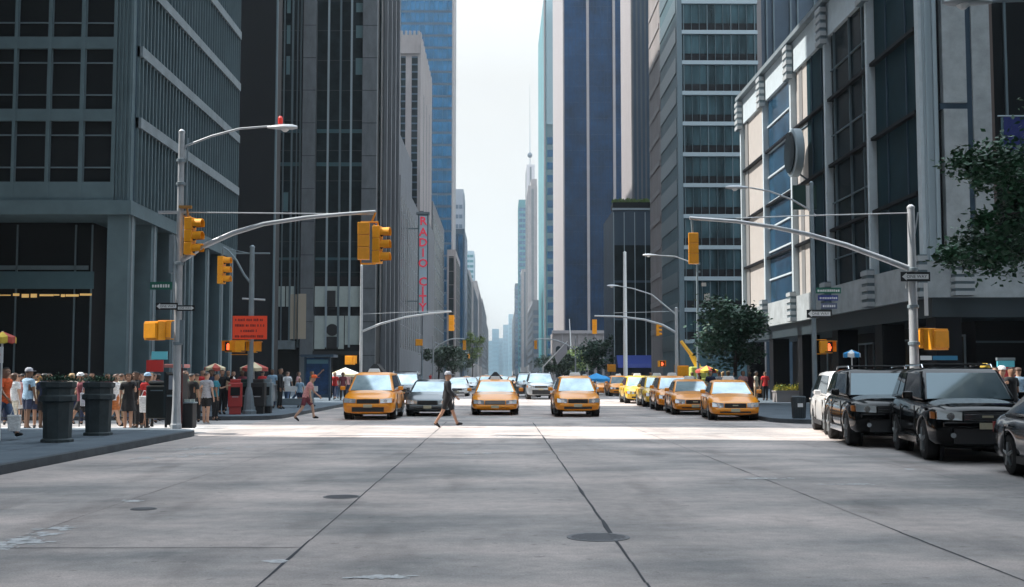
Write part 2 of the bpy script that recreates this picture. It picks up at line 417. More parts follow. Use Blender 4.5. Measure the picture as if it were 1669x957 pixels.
for (a, c) in pxs[1:]:
    xa, xb = X_(a, Y0), X_(c, Y0)
    if firstw is None:
        b = MB(); b.box(xa, xb, Y0+.14, Y0+.2, zb0, zb0+wh); firstw = b.build('window', M_dglass, T)
        b = MB()
        for t in (.24, .77): b.box(xa, xb, Y0+.08, Y0+.139, zb0+wh*t-.025, zb0+wh*t+.025)
        b.box(xa, xa+.03, Y0+.08, Y0+.139, zb0, zb0+wh); b.box(xb-.03, xb, Y0+.08, Y0+.139, zb0, zb0+wh)
        fr = b.build('frame', M_mull, firstw); x_0 = xa
        rng = range(1, 7)
    else: rng = range(0, 7)
    for k in rng:
        c2 = copy_tree(firstw, T); c2.location += Vector((xa-x_0, 0, k*fp))
# thin joints in the spandrels and the ribbed corner pier
b = MB(); b.box(XC, XA, Y0+.1, yend-.01, zs+.55, TOP)
for i in range(4): b.box(XC+.06+i*.15, XC+.11+i*.15, Y0+.03, Y0+.101, zs+.55, TOP)
b.build('corner_pier', M_conc, T)
# avenue side: fins, bands
b = MB(); y = Y0+.55; i = 0
while y < yend-.1:
    b.box(XA, XA+(.20 if i % 2 else .13), y, y+.075, zs+.55, TOP-20); y += .235; i += 1
b.build('fins', M_conc, T)
b = MB(); y = Y0+.75
b.box(XA, XA+.02, Y0+.5, yend-.05, zs+.55, TOP-20); b.build('glazing_strip', M_slate, T)
for k in range(0, 14):
    zz = Z_(184, Y0, 203) + (k)*fp
    b = MB(); b.box(XA+.0, XA+.24, Y0+.55, yend-.05, zz-.48, zz-.06); b.build('spandrel_band', M_conc_l, T)
# ground floor: recessed dark lobby, columns, warm strip
body(T, -46, XA-2.2, Y0+2.4, yend-.5, .15, zs, M_black, 'lobby_wall')
b = MB(); b.box(-46, XA-2.21, Y0+2.34, Y0+2.395, .2, zs-.1); lob = b.build('lobby_glass', M_dglass, T)
b = MB()
for px in (-60, 22, 118, 145): b.box(X_(px,Y0+2.3)-.03, X_(px,Y0+2.3)+.03, Y0+2.26, Y0+2.335, .2, zs-.1)
b.box(-46, XA-2.3, Y0+2.26, Y0+2.3, Z_(440,Y0+2.3,80), Z_(433,Y0+2.3,80)); b.build('frame', M_mull, lob)
rg = random.Random(5); b = MB(); x = X_(-120,Y0+2.3)
zl = Z_(481,Y0+2.3,80)
while x < X_(145,Y0+2.3):
    w = rg.uniform(.15,.6); h = rg.uniform(.02,.11); b.box(x, x+w, Y0+2.22, Y0+2.255, zl-h, zl+rg.uniform(.01,.06)); x += w + rg.uniform(.0,.12)
b.build('lobby_lamp', mat('warm_lobby_light', (1,.62,.22), .5, emit=.2), T)
b = MB(); b.box(-46, X_(150,Y0+2.3), Y0+2.2, Y0+2.259, zl+.25, zl+.95); b.build('transom_panel', M_tealg, T)
cw = X_(190,Y0)-X_(155,Y0)
for i, yy in enumerate([Y0+.05] + [Y0+.05+2.95*k for k in range(1, 6)] + [yend-.9]):
    b = MB(); b.box(XA-cw, XA, yy, yy+.8, .12, zs); b.mi = 1; b.box(XA+.001, XA+.035, yy+.3, yy+.5, .12, zs)
    b.build('column', [M_conc, M_conc_l], T)
b = MB(); b.box(X_(-90,Y0)-.4, X_(-90,Y0)+.4, Y0+.05, Y0+.85, .12, zs); b.build('column', M_conc, T)
body(T, -46, XA-1.6, yend, 66.6, .12, TOP-6, M_conc, 'hidden_shade_wing')  # unseen wing added to set where the sun band begins

# --- near left tower behind the photographer's left side (casts the foreground shade) ---------
T = bld('dark_office_tower', 'tall office tower just outside the left edge of the picture', at=(-30,-20))
body(T, -62, -16.2, -120, 33.4, .12, 95, M_conc)
facade(T, *AL(-16.2,-120,33.4), 5, 94, 'h', 3.9, 2.2, 1.5, M_dglass2, M_mull)
T = bld('near_right_tower', 'tall glass tower just outside the right edge of the picture', at=(40,-20))
body(T, 19, 60, -120, 29, .12, 70, M_conc)
facade(T, *AR(19,-120,29), 5, 69, 'h', 3.9, 2.4, 1.5, M_dglass2, M_mull)

# --- left: black slab with unseen added steps, then black glass tower facing the camera across its plaza -----------
T = bld('black_slab_with_shade_steps', 'plain black slab tower right behind the ribbed office block, with added unseen shade steps', at=(-17,88))
X2 = X_(445.5, 88)
for x1_, y0_, y1_ in ((X2,88,89.6),(X_(444,103)-.15,89.61,103),(X_(444,138)-.2,103.01,138)):  # the two rear bodies are unseen, added to shade the avenue
    body(T, x1_-26, x1_, y0_, y1_, .12, 92, M_black, 'slab')
b = MB(); b.box(X2-.12, X2+.02, 87.85, 87.995, .12, 92); b.build('edge_strip', M_mull, T)
ya = 140; HT = 92; xa = X_(612, ya); xw_ = X_(430, ya)
T = bld('black_glass_tower', 'black glass tower with grey granite piers and fine pale mullions on the left', at=(xa,ya))
body(T, xw_-10, xa, ya, 165, .12, HT, M_black)
def fbox(name, m, p0, p1, t, bt, d0=0, d1=.1, z0=None, z1=None):
    b = MB(); b.box(X_(p0,ya), X_(p1,ya), ya-d1, ya-d0, Z_(bt,ya,540) if z0 is None else z0, Z_(t,ya,540) if z1 is None else z1); return b.build(name, m, T)
for p0, p1 in ((490,511),(588,612)):
    fbox('granite_pier', M_stone_d, p0, p1, 0,0, .003, 1.0, .12, HT)
    b = MB()
    for k in range(22): b.box(X_(p0,ya)-.01, X_(p1,ya)+.01, ya-1.02, ya-1.001, 4+k*4.0, 4.06+k*4.0)
    b.build('pier_joint', M_black, T)
for p in (450,457,471,479,530.5,550.5,568.5,485):
    w = .11 if p not in (457,479) else .06
    b = MB(); b.box(X_(p,ya)-w, X_(p,ya)+w, ya-.35, ya-.003, 5, HT); b.build('mullion', M_mull_l if p in (530.5,450,568.5) else M_mull, T)
for p0, p1 in ((451.5,470),(472,484),(512,530),(531.5,550),(551.5,568),(569.5,587)):
    fbox('window', M_dglass2, p0, p1, 0, 0, .003, .06, 13.5, HT)
for t_, bt in ((211,217),(265,271),(420,424)):
    for p0, p1 in ((448,489),(512,587)): fbox('floor_band', mat('dim_teal_band',(.03,.09,.11),.4), p0, p1, t_, bt, .061, .12)
b = MB()
for k in range(22): b.box(X_(448,ya), X_(587,ya), ya-.09, ya-.0605, 14+k*3.7, 14.08+k*3.7)
b.build('floor_line', mat('faint_floor_line',(.02,.03,.035),.5), T)
M_palep = mat('pale_green_panel', (.42,.48,.46), .5, var=.08, vscale=1.5, world=True)
M_pgl = mat('pale_sky_pane', (.10,.18,.20), .3)
for (p0,p1,t_,bt) in ((575,586,5,20),(575,586,42,62),(575,586,95,122),(460,466,0,22),(460,466,42,72),(460,466,92,122),(458,466,314,345)):
    fbox('pale_pane', M_pgl, p0, p1, t_, bt, .061, .1)
for (p0,p1,t_,bt) in ((438,449,467,500),(451.5,463,467,500),(465,478,467,500),(508+4,530,467,500),(531.5,549,467,500),(551.5,567,467,500),(569.5,586,467,500),
                      (512,529,515,569),(531.5,560,515,569),(561.5,587,515,562)):
    fbox('lower_panel', M_palep, p0, p1, t_, bt, .10, .2)
fbox('dark_vent', M_dark, 529, 546, 474, 500, .201, .25)
for (p0,p1,t_,bt) in ((471,485,480,553),(487,500,480,553)): fbox('warm_panel', mat('warm_cream_panel',(.42,.36,.28),.6), p0, p1, t_, bt, 1.03 if p0 > 480 else .25, 1.1 if p0 > 480 else .3)
b = MB(); b.lathe((0,0,0), [(.72,0),(.72,.1)], 24); o = b.build('emblem', M_dark, T, local=True); o.rotation_euler = (R(90),0,0); o.location = Vector((X_(541,ya), ya-.21, Z_(538,ya,540))) - wpos(T)
fbox('name_plate', M_dark, 532, 551, 549, 569, .201, .26)
b = MB(); b.box(X_(437,ya), X_(482,ya), ya-3, ya-.3, Z_(570,ya,460), Z_(556,ya,460)); b.build('canopy', M_conc_l, T)
for p0, p1 in ((455,470),(515,530),(534,549),(553,568),(571,586)): fbox('shop_window', M_dglass, p0, p1, 575, 608, .003, .08)
b = MB(); b.box(X_(512,ya), X_(587,ya), ya-1.2, ya-.1, Z_(574,ya,540)-.3, Z_(574,ya,540)+.1); b.build('shop_canopy', M_dark, T)
for k in range(4):
    b = MB(); yy_ = ya+1.5+k*5.9; b.box(xa, xa+.25, yy_, yy_+3.6, 8, HT); b.build('side_window', M_dglass2, T)
    b = MB(); b.box(xa, xa+.6, yy_+3.9, yy_+5.1, .12, HT); b.build('granite_fin', M_stone2, T)

# --- left: stone buildings up the avenue ---------------------------------------------------------
ya2 = 165.5
T = bld('limestone_tower', 'grey limestone tower with tall upright window slots beyond the black glass tower', at=(-16,ya2))
xl = -16.2
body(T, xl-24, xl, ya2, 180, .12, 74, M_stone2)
facade(T, *AL(xl,ya2,180), 12, 73, 'v', 3.6, 1.9, 3.7, M_dglass2, M_mull, cross=M_stone_d)
T = bld('low_limestone_building', 'lower weathered limestone block under the vertical red lettered sign', at=(-16,180))
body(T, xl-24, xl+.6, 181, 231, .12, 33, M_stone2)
body(T, xl-24, xl-1.4, 181.5, 231, 33, 44, M_stone2, 'setback')
facade(T, *AL(xl+.6,181,231), 6, 30, 'v', 3.6, 1.5, 4.5, M_dglass2, M_mull, cross=M_stone_d)
y4 = 233; 
T = bld('slotted_limestone_tower', 'pinkish limestone tower with two dark window slots and crenellated top', at=(-16,y4))
xr = X_(683, y4); h4 = Z_(57, y4, 665); xq = X_(640, y4)
body(T, xq-6, xr, y4, 272, .12, h4, M_stone)
fx = [X_(p, y4) for p in (640,648,656,664,678,683)]
for p0, p1 in ((650,658),(668,678)):
    b = MB(); b.box(X_(p0,y4), X_(p1,y4), y4-.06, y4-.004, Z_(338,y4,660), Z_(92,y4,660)); b.build('window', M_dglass2, T)
b = MB()
for py in [92+k*12 for k in range(21)]:
    for p0, p1 in ((650,658),(668,678)): b.box(X_(p0,y4), X_(p1,y4), y4-.1, y4-.061, Z_(py+2.5,y4,660), Z_(py,y4,660))
b.build('spandrel', M_slate, T)
b = MB(); b.box(X_(646,y4), X_(681,y4), y4-.5, y4-.004, Z_(88,y4,660), Z_(72,y4,660)); b.build('cornice', M_stone, T)
b = MB()
for p in range(642, 684, 7): b.box(X_(p,y4), X_(p+4,y4), y4, y4+.6, h4, h4+.9)
for k in range(8): b.box(xr-.6, xr, y4+1+k*5, y4+3.4+k*5, h4, h4+.9)
b.build('parapet', M_stone, T)
facade(T, *AL(xr,y4+2,270), 8, h4-10, 'v', 4, 1.2, 9.5, M_stone2, M_mull, cross=M_stone_d)
body(T, xq-6, xr+.8, y4-.9, 270, .12, Z_(345,y4,690), M_stone2, 'podium')

T = bld('dark_window_block', 'mid height stone block with dark upright window strips beside the red lettered sign', at=(-16,274))
yy = 274; H = Z_(352, 300)
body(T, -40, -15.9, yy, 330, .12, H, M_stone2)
facade(T, *AL(-15.9,yy,330), 6, H-3, 'v', 3.6, 4.2, 6.8, M_dglass2, M_mull, cross=M_slate, crossh=.3)
T = bld('blue_glass_tower', 'tall blue glass curtain wall tower closing the left side of the avenue', at=(-16,382))
xb = X_(735, 382); 
body(T, xb-22, xb, 382, 404, .12, 165, M_slate)
facade(T, *FS(xb-21.6,xb,382), 4, 164, 'h', 4.1, 3.3, 1.6, M_blue, M_slate, mw=.12, m0=.05)
b = MB(); b.box(xb, xb+.55, 382-.1, 404, 4, 165); b.build('edge_strip', M_white, T)

def farblock(name, label, x0, x1, y0, y1, h, wall, glass, side, mode='h', pitch=4, ws=2, bay=3, front=True, frame=None, cross=None, setbacks=()):
    T = bld(name, label, at=(x0,y0), group='buildings lining the far avenue')
    body(T, x0, x1, y0, y1, .12, h, wall)
    fr = frame or wall
    if front: facade(T, *FS(x0,x1,y0), 8, h-2, mode, pitch, ws, bay, glass, fr, mw=.25, inset=.1, md=.16, cross=cross)
    f = AL(x1,y0,y1) if side == 'L' else AR(x0,y0,y1)
    facade(T, *f, 8, h-2, mode, pitch, ws, bay*1.6, glass, fr, mw=.35, inset=.1, md=.16, cross=cross)
    for (a, c, d, e, hh) in setbacks: body(T, a, c, d, e, h, hh, wall, 'setback')
    return T
Z4 = lambda py, Y: 1.65 + (612-py)/1900*Y*1.008
fl = []
farblock('grey_slab_tower', 'pale grey slab tower with close window bands rising above the blue glass block', X_(733,470), X_(754.5,470), 470, 488, Z4(309,470), mat('pale_blue_grey_wall',(.34,.37,.42),.7), mat('grey_blue_glass',(.10,.14,.19),.3), 'L', 'h', 4, 1.6, 2)
farblock('dark_blue_glass_block', 'dark blue glass block below the pale grey slab tower', X_(733,430), X_(756.5,430), 430, 466, Z4(374,430), M_slate, M_blue, 'L', 'v', 4, 1.7, 2.2)
farblock('pink_stone_block', 'pinkish stone block with punched windows beside the blue glass block', X_(728,340), X_(742,340), 340, 378, Z4(408,340), M_stone, M_dglass2, 'L', 'v', 4, 1.4, 3.2, cross=M_stone)
farblock('slate_glass_block', 'slate grey glass building further along the left side', X_(748,500), X_(762,500), 500, 560, Z4(440,500), M_stone2, M_slate, 'L', 'h', 4, 2, 2.5)
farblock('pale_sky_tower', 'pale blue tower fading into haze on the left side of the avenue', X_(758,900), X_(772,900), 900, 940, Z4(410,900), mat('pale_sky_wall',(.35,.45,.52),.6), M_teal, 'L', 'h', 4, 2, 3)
farblock('stepped_stone_block', 'stepped pink stone block on the left of the far avenue', X_(758,570), X_(771,570), 570, 690, Z4(460,570), M_stone, M_slate, 'L', 'v', 4, 1.5, 4, setbacks=((X_(758,570),X_(765,570),575,640,Z4(440,570)),))
farblock('cream_stepped_block', 'cream stepped block beyond the pink stone one on the left', X_(768,760), X_(780,760), 760, 900, Z4(470,760), M_stone, M_stone2, 'L', 'v', 4, 1.5, 5, setbacks=((X_(768,760),X_(777,760),765,830,Z4(458,760)),))
farblock('far_left_block', 'small hazy block ending the left row of the avenue', X_(775,1000), X_(786,1000), 1000, 1300, Z4(488,1000), M_stone2, M_slate, 'L', 'h', 5, 2, 6)
farblock('last_left_block', 'hazy low block furthest down the left side', X_(784,1350), X_(791,1350), 1350, 1700, Z4(520,1350), M_stone2, M_slate, 'L', 'h', 5, 2, 6)
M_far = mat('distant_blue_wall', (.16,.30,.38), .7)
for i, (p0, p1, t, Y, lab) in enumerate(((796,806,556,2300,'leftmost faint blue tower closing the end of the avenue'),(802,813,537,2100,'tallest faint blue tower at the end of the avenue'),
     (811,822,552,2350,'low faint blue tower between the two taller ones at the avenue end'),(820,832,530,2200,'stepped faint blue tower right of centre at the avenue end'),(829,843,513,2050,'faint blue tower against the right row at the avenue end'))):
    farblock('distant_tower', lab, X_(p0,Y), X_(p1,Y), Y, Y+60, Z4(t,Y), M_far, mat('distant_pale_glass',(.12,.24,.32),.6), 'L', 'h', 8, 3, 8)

# --- right side ------------------------------------------------------------------------------------
farblock('spire_tower', 'pale tower carrying a tall thin mast with a ball, far right side', X_(858.5,950), X_(872,950), 950, 990, Z4(268,950), mat('pale_mauve_stone',(.50,.48,.50),.8), M_stone2, 'R', 'v', 5, 1.6, 3.4)
sp = COL.objects['spire_tower']
b = MB(); cx = X_(864.5,950)
b.tube([(cx,960,Z4(268,950)),(cx,960,Z4(200,950)),(cx,960,Z4(130,950))],[.7,.4,.15],8); b.build('mast', M_pole, sp)
b = MB(); b.lathe((cx,960,Z4(254,950)), [(.4,0),(1.9,1.3),(2.1,2.4),(1.9,3.5),(.4,5)], 14); b.build('mast_ball', M_slate, sp)
farblock('sky_blue_tower', 'slim bright blue glass tower left of the mast tower', X_(845.5,1040), X_(858,1040), 1040, 1080, Z4(326,1040), M_teal, M_blue, 'R', 'h', 5, 3, 3)
farblock('stepped_sky_block', 'blue grey stepped block at the foot of the slim blue tower', X_(839.5,1250), X_(850,1250), 1250, 1290, Z4(463,1250), M_slate, M_blue, 'R', 'h', 5, 3, 3)
farblock('mauve_stone_tower', 'mauve stone tower with punched windows in front of the mast tower', X_(861,760), X_(876,760), 760, 840, Z4(303,760), M_stone, M_stone2, 'R', 'v', 4, 1.6, 3.4, cross=M_stone, setbacks=((X_(866,760),X_(876,760),765,800,Z4(290,760)),))
farblock('mauve_low_block', 'lower mauve stone block on the right of the far avenue', X_(850,900), X_(862,900), 900, 945, Z4(440,900), M_stone, M_slate, 'R', 'v', 4, 1.8, 4)
farblock('furthest_right_block', 'pale low block furthest down the right side', X_(840,1400), X_(850,1400), 1400, 1800, Z4(500,1400), M_stone, M_slate, 'R', 'v', 5, 2, 5)
farblock('dark_window_corner_block', 'dark windowed block at the foot of the teal tower', X_(868,600), X_(880,600), 600, 700, Z4(490,600), M_stone2, M_slate, 'R', 'h', 4, 2.4, 3)
# teal tower with pale upper glass, sky reflection put into its colour
yt = 452
T = bld('teal_glass_tower', 'tall slim teal glass tower with a pale edge on the right of the sky gap', at=(17,yt))
x0 = X_(887.5,yt); H = Z4(33, 486)
body(T, x0, x0+8, yt, 520, .12, H, M_tealg)
b = MB(); b.box(x0-.05, x0-.002, yt+1, 519, 6, H); b.build('avenue_glass', M_teal, T)
facade(T, *FS(x0+.8,x0+8,yt), 6, 100, 'h', 5, 2.8, 3.4, M_blue, M_teal, mw=.2)
b = MB(); b.box(x0+.9, x0+8, yt-.3, yt-.03, 100, H+8); b.build('upper_glass', mat('sky_reflection_glass',(.34,.50,.56),.15,.7), T)
b = MB(); b.box(x0-.1, x0+.5, yt-.5, yt, 4, H+2); b.build('edge_strip', M_white, T)
# dark blue tower
yn = 282; xn = X_(919, yn)
T = bld('dark_blue_tower', 'huge dark blue tower with thin white piers and pale stone side', at=(xn,yn))
xne = X_(1030, yn); HN = 185
body(T, xn, xne, yn, 336, .12, HN, M_white)
b = MB(); b.box(xn+.35, xne, yn-.06, yn-.003, 12, HN); b.build('glass_face', M_navy, T)
firstc = None
facade(T, *FS(xn+.4,xne,yn-.06), 12, HN, 'h', 4.0, 2.9, .9, M_navy, mat('navy_mullion',(.008,.028,.075),.6,.0,spec=.08), mw=.1, md=.2, inset=.06, m0=.1)
for p in (960, 1003.5):
    b = MB(); x = X_(p, yn); b.box(x-.32, x+.32, yn-.7, yn-.06, 10, HN); b.build('white_pier', M_white, T)
b = MB(); b.box(xn+.35, xne, yn-.5, yn-.004, .12, 11.9); b.build('base', M_slate, T)
# white sided striped tower
yw = 166; xw = X_(1032, yw)
T = bld('striped_white_tower', 'tall tower with white side and narrow grey stripes behind the green roofed block', at=(xw,yw))
body(T, xw, xw+9, yw, 180, .12, 110, M_white)
b = MB(); b.box(xw+.1, xw+9, yw-.3, yw-.003, 20, 110); b.build('face_panel', M_stone2, T)
for p0, p1 in ((1036,1040),(1043,1047),(1050,1054),(1057,1061)):
    b = MB(); b.box(X_(p0,yw), X_(p1,yw), yw-.34, yw-.301, 20, 110); b.build('window', M_slate, T)
# low green roofed dark block
yg = 148; xg = X_(1001, yg)
T = bld('green_roof_block', 'low dark glass block with plants along its roof edge and a blue awning', at=(xg,yg))
xge = X_(1063, yg)+2; HG = Z4(343, yg)
body(T, xg, xge, yg, 162, .12, HG, M_slate)
facade(T, *FS(xg,xge,yg), 4, HG-.3, 'h', 4.8, 4.5, 1.25, M_dglass2, M_mull_l, mw=.10, m0=.05)
b = MB(); b.box(xg-.1, xge, yg-.2, yg+.2, HG, HG+.25); b.build('cornice', M_mull_l, T)
b = MB(); b.box(xg, xge, yg-.1, yg+3, HG+.25, HG+1.0); b.build('planter_edge', M_black, T)
b = MB(); r_ = random.Random(2)
for i in range(500):
    x = r_.uniform(xg, xge); y = yg + r_.uniform(-.1,1.5); z = HG+1.0+r_.uniform(0,.5); a = r_.uniform(.1,.22); t = r_.uniform(0,3)
    b.quad([(x-a*math.cos(t),y-a*math.sin(t),z-a),(x+a*math.cos(t),y+a*math.sin(t),z-a*.4),(x+a*.3,y,z+a)])
b.build('roof_planting', mat('roof_plants',(.10,.16,.04),.8), T)
M_awn = mat('royal_blue_awning', (.02,.05,.30), .6)
b = MB(); b.hexa([(xg+.3,yg-2.2,2.6),(xge,yg-2.2,2.6),(xge,yg-.1,2.6),(xg+.3,yg-.1,2.6)],[(xg+.3,yg-1.9,3.1),(xge,yg-1.9,3.1),(xge,yg-.1,4.2),(xg+.3,yg-.1,4.2)]); b.build('awning', M_awn, T)
# low carved stone building with arched openings
yl = 262; xl0 = X_(902, yl); xl1 = X_(992, yl); HL = Z4(543, yl)
T = bld('arched_stone_pavilion', 'low carved stone building with arched windows below the dark blue tower', at=(xl0,yl))
body(T, xl0, xl1, yl, 276, .12, HL, M_stone)
b = MB(); b.box(xl0-.3, xl1+.3, yl-.5, yl+1, HL-.2, HL+.5); b.build('cornice', M_white, T)
for i in range(6):
    x = xl0+1.1+i*1.85
    for zz in (1.2, 5.6):
        pts = [(x-.55,yl-.02,zz),(x+.55,yl-.02,zz),(x+.55,yl-.02,zz+2.1)] + [(x+.55*math.cos(R(a)),yl-.02,zz+2.1+.55*math.sin(R(a))) for a in (30,60,90,120,150)] + [(x-.55,yl-.02,zz+2.1)]
        b = MB(); b.slab(pts, (0,-.05,0)); b.build('window', M_dglass2, T)
    b = MB(); b.box(x+.8, x+1.05, yl-.35, yl, .12, HL-.3); b.build('pilaster', M_white, T)
# banded office tower
yb = 107; xbk = X_(1109, yb)
T = bld('banded_office_tower', 'tall teal grey office tower ringed by thin white floor bands', at=(xbk,yb))
HB = 104; xbe = X_(1242, yb)
body(T, xbk, xbe, yb, 118.4, .12, HB, M_tealg)
fp3 = 51.3/1900*yb
zb = Z4(48, yb)
first = None
n_dn = int(zb/fp3)-1
zstart = zb - n_dn*fp3
M_bglass = mat('banded_tower_glass', (.045,.085,.10), .15, .2, var=.9, vscale=.9, world=True, stretch=(1,1,.15))
k = 0; z = zstart
while z < HB-3:
    for nm, mm, a, c, d in (('floor_band', M_mull_l, -.18, .18, .28), ('window', M_bglass, fp3*.31, fp3-.19, .06), ('spandrel', M_black, .19, fp3*.305, .05)):
        if k == 0:
            b = MB(); b.box(xbk+.15, xbe, yb-d, yb-.003, z+a, z+c); o_ = b.build(nm, mm, T)
            if nm == 'floor_band': f0 = o_
            elif nm == 'window': f1 = o_
            else: f2 = o_
        else:
            src = {'floor_band': f0, 'window': f1, 'spandrel': f2}[nm]; c_ = src.copy(); COL.objects.link(c_); c_.location.z += k*fp3
    z += fp3; k += 1
b = MB(); x = xbk+.6; i = 0
while x < xbe:
    w = .03 if i % 3 else .08
    b.box(x-w/2, x+w/2, yb-.16, yb-.062, zstart, HB); x += .74; i += 1
b.box(xbk-.06, xbk+.4, yb-.3, yb+.2, .12, HB)
b.build('mullion', M_mull, T)
for i in range(34):
    if i == 0: b = MB(); b.box(xbk-.07, xbk-.003, yb+.5, 118.2, 4, 5.5); c0 = b.build('side_band', mat('dark_teal_band',(.05,.10,.12),.3,.2), T)
    else: c_ = c0.copy(); COL.objects.link(c_); c_.location.z += i*fp3
body(T, xbk-.01, xbk+8, 118.5, 127.4, .12, HB-4, M_stone, 'stone_wing')
b = MB()
for i in range(30): b.box(xbk-.09, xbk-.012, 119, 127, 6+i*fp3, 6.5+i*fp3)
b.build('stone_course', M_white, T)
T = bld('slate_ribbed_tower', 'slate blue ribbed tower rising behind the stepped marble building', at=(29,128))
xs0 = X_(1243,128); body(T, xs0, xs0+14, 128, 150, .12, 70, M_slate)
b = MB(); b.box(xs0-.3, xs0+.35, 127.6, 128.4, .12, 70); b.build('stone_edge', M_stone, T)
b = MB(); x = xs0+1
i = 0
while x < xs0+14: b.box(x-.08, x+.08, 127.7, 127.997, .2, 70); x += 1.9 if i % 2 else .8; i += 1
b.build('rib', M_mull, T)

# --- right: stepped marble and dark glass building -------------------------------------------------
XR = 16.5; YA, YB = 44.6, 78.9
T = bld('marble_office_building', 'dark glass and pale marble corner building with slatted stacks along its parapet, right side', at=(XR,YA))
ZT1, ZT0, ZL1, ZL0 = 20.4, 18.7, 6.05, 4.65
body(T, XR+.25, 48, YA+.3, YB, ZL0, ZT0, M_black)
body(T, XR+3.2, 48, YA+3.5, YB-.5, .12, ZL0, M_black, 'lobby_wall')
piers = [YA+.05, 51.0, 57.7, 64.6, 71.5, 78.2]
b = MB(); b.box(XR, 48, YA, YB, ZT0, ZT1); b.build('parapet', M_pier, T)
b = MB(); b.box(XR-.35, XR+.6, YA+.4, YB, ZT1+.003, ZT1+.25); b.build('coping', M_conc_l, T)
b = MB(); b.box(XR-.05, XR+.248, YA-.05, YB+.02, ZL0, ZL1); b.box(XR+.249, 48, YA-.05, YA+.298, ZL0, ZL1); b.build('lower_band', M_marble, T)
# piers (fluted pairs), stacks of slats
for i, y in enumerate(piers):
    w = .62 if i else .75
    b = MB(); b.box(XR-.14, XR+.249, y, y+w*.45, ZL1, ZT0); b.box(XR-.02, XR+.249, y+w*.45, y+w, ZL1, ZT0)
    b.build('pier', M_pier, T)
    for (za, zc) in ((ZT0-.35, ZT1), (ZL0+.02, ZL1+.35)):
        st = MB(); k = 5; hh = (zc-za)/k
        for j in range(k): st.box(XR-.40, XR-.051, y-.15, y+.75, za+j*hh, za+j*hh+hh*.58)
        so_ = st.build('slat_stack', mat('slat_stone',(.36,.385,.40),.7), T)
        b = MB(); b.box(XR-.36, XR-.052, y-.11, y+.71, za-.01, zc-.1); b.build('slat_core', M_mull, so_)
# bay infill panels
def bay(y0, y1, m, name, x=XR+.18, zz=(ZL1, ZT0)):
    b = MB(); b.box(x, XR+.248, y0, y1, *zz); return b.build(name, m, T)
M_dpan = mat('dark_teal_panel', (.012,.034,.045), .6, 0, spec=.08, var=.2, vscale=.8, world=True)
M_bgl = mat('blue_bay_glass', (.02,.075,.14), .12, .3, var=.5, vscale=.7, world=True)
M_reveal = mat('grey_reveal_panel',(.20,.20,.20),.6)
bay(72.5, 78.0, M_beige, 'panel'); bay(72.2, 72.5, M_reveal, 'reveal', XR+.1); bay(77.2,78.1,M_reveal,'reveal',XR+.12)
bay(65.9, 71.4, M_bgl, 'window'); bay(65.2,65.9,M_reveal,'reveal',XR+.1)
bay(62.3, 64.5, M_beige, 'panel'); bay(63.2,63.9,M_reveal,'reveal',XR+.15)
bay(58.4, 62.28, M_dpan, 'panel'); bay(51.7, 57.6, M_dglass2, 'window'); bay(45.9, 50.9, M_dpan, 'panel')
b = MB()
for z in (7.5, 9.2, 10.7, 12.25, 13.85, 15.4, 17.0): b.box(XR+.09, XR+.179, 65.9, 71.4, z-.05, z+.05)
b.build('transom', M_pier, T)
b = MB()
for z in (7.4, 10.2, 13.6, 16.9):
    b.box(XR+.1, XR+.179, 51.7, 57.6, z-.03, z+.03)
for y in (52.4, 54.4, 56.9): b.box(XR+.08, XR+.179, y-.04, y+.04, ZL1, ZT0)
b.build('transom', M_mull, T)
b = MB()
for z in (8.85, 12.1, 15.45): b.box(XR-.05, XR+.3, YA+.9, YB-.3, z-.07, z+.07)
b.build('floor_joint', M_black, T)
b = MB()
for y in (46.9, 49.3, 59.3, 61.2):
    b = MB(); b.box(XR+.12, XR+.179, y-.03, y+.03, ZL1, ZT0); b.build('upright_bar', M_slate, T)
# camera side face
b = MB(); b.box(XR-.02, XR+.55, YA, YA+.299, ZL1, ZT0); b.box(XR+.05,XR+.12,YA-.12,YA-.003,ZL1,ZT0); b.box(XR+.35,XR+.45,YA-.12,YA-.003,ZL1,ZT0); b.build('corner_post', M_mull_l, T)
for (p0, p1, zz0, zz1) in ((1549,1588,ZL1+.1,12.0),(1549,1588,12.25,ZT0-.05),(1598,1628,ZL1+.1,ZT0-.05)):
    b = MB(); b.box(X_(p0,YA), X_(p1,YA), YA-.04, YA+.299, zz0, zz1); b.build('marble_panel', M_marble, T)
b = MB(); b.box(X_(1588,YA)+.001, X_(1598,YA)-.001, YA+.06, YA+.299, ZL1, ZT0); b.box(X_(1545,YA),X_(1588,YA),YA+.06,YA+.3,12.001,12.249); b.build('recess_strip', M_slate, T)
b = MB(); b.box(X_(1628,YA)+.002, X_(1634,YA), YA+.02, YA+.299, ZL1, ZT0); b.build('edge_strip', mat('brown_edge',(.12,.09,.08),.6), T)
b = MB(); b.box(X_(1634,YA)+.01, 48, YA+.2, YA+.297, ZL1, ZT0); b.build('dark_glass_wall', M_dglass, T)
b = MB(); b.box(X_(1655,YA), X_(1659,YA), YA+.1, YA+.199, 11.7, ZT0); b.build('mullion', M_mull, T)
for px_ in (1568,):
    za, zc = ZL0+.05, ZL1; st = MB(); hh = (zc-za)/5; xx = X_(1552,YA); xx2 = X_(1586,YA)
    for j in range(5): st.box(xx, xx2, YA-.55, YA-.051, za+j*hh, za+j*hh+hh*.58)
    so_ = st.build('slat_stack', mat('slat_stone',(.36,.385,.40),.7), T); b = MB(); b.box(xx+.04, xx2-.04, YA-.5, YA-.052, za, zc-.1); b.build('slat_core', M_mull, so_)
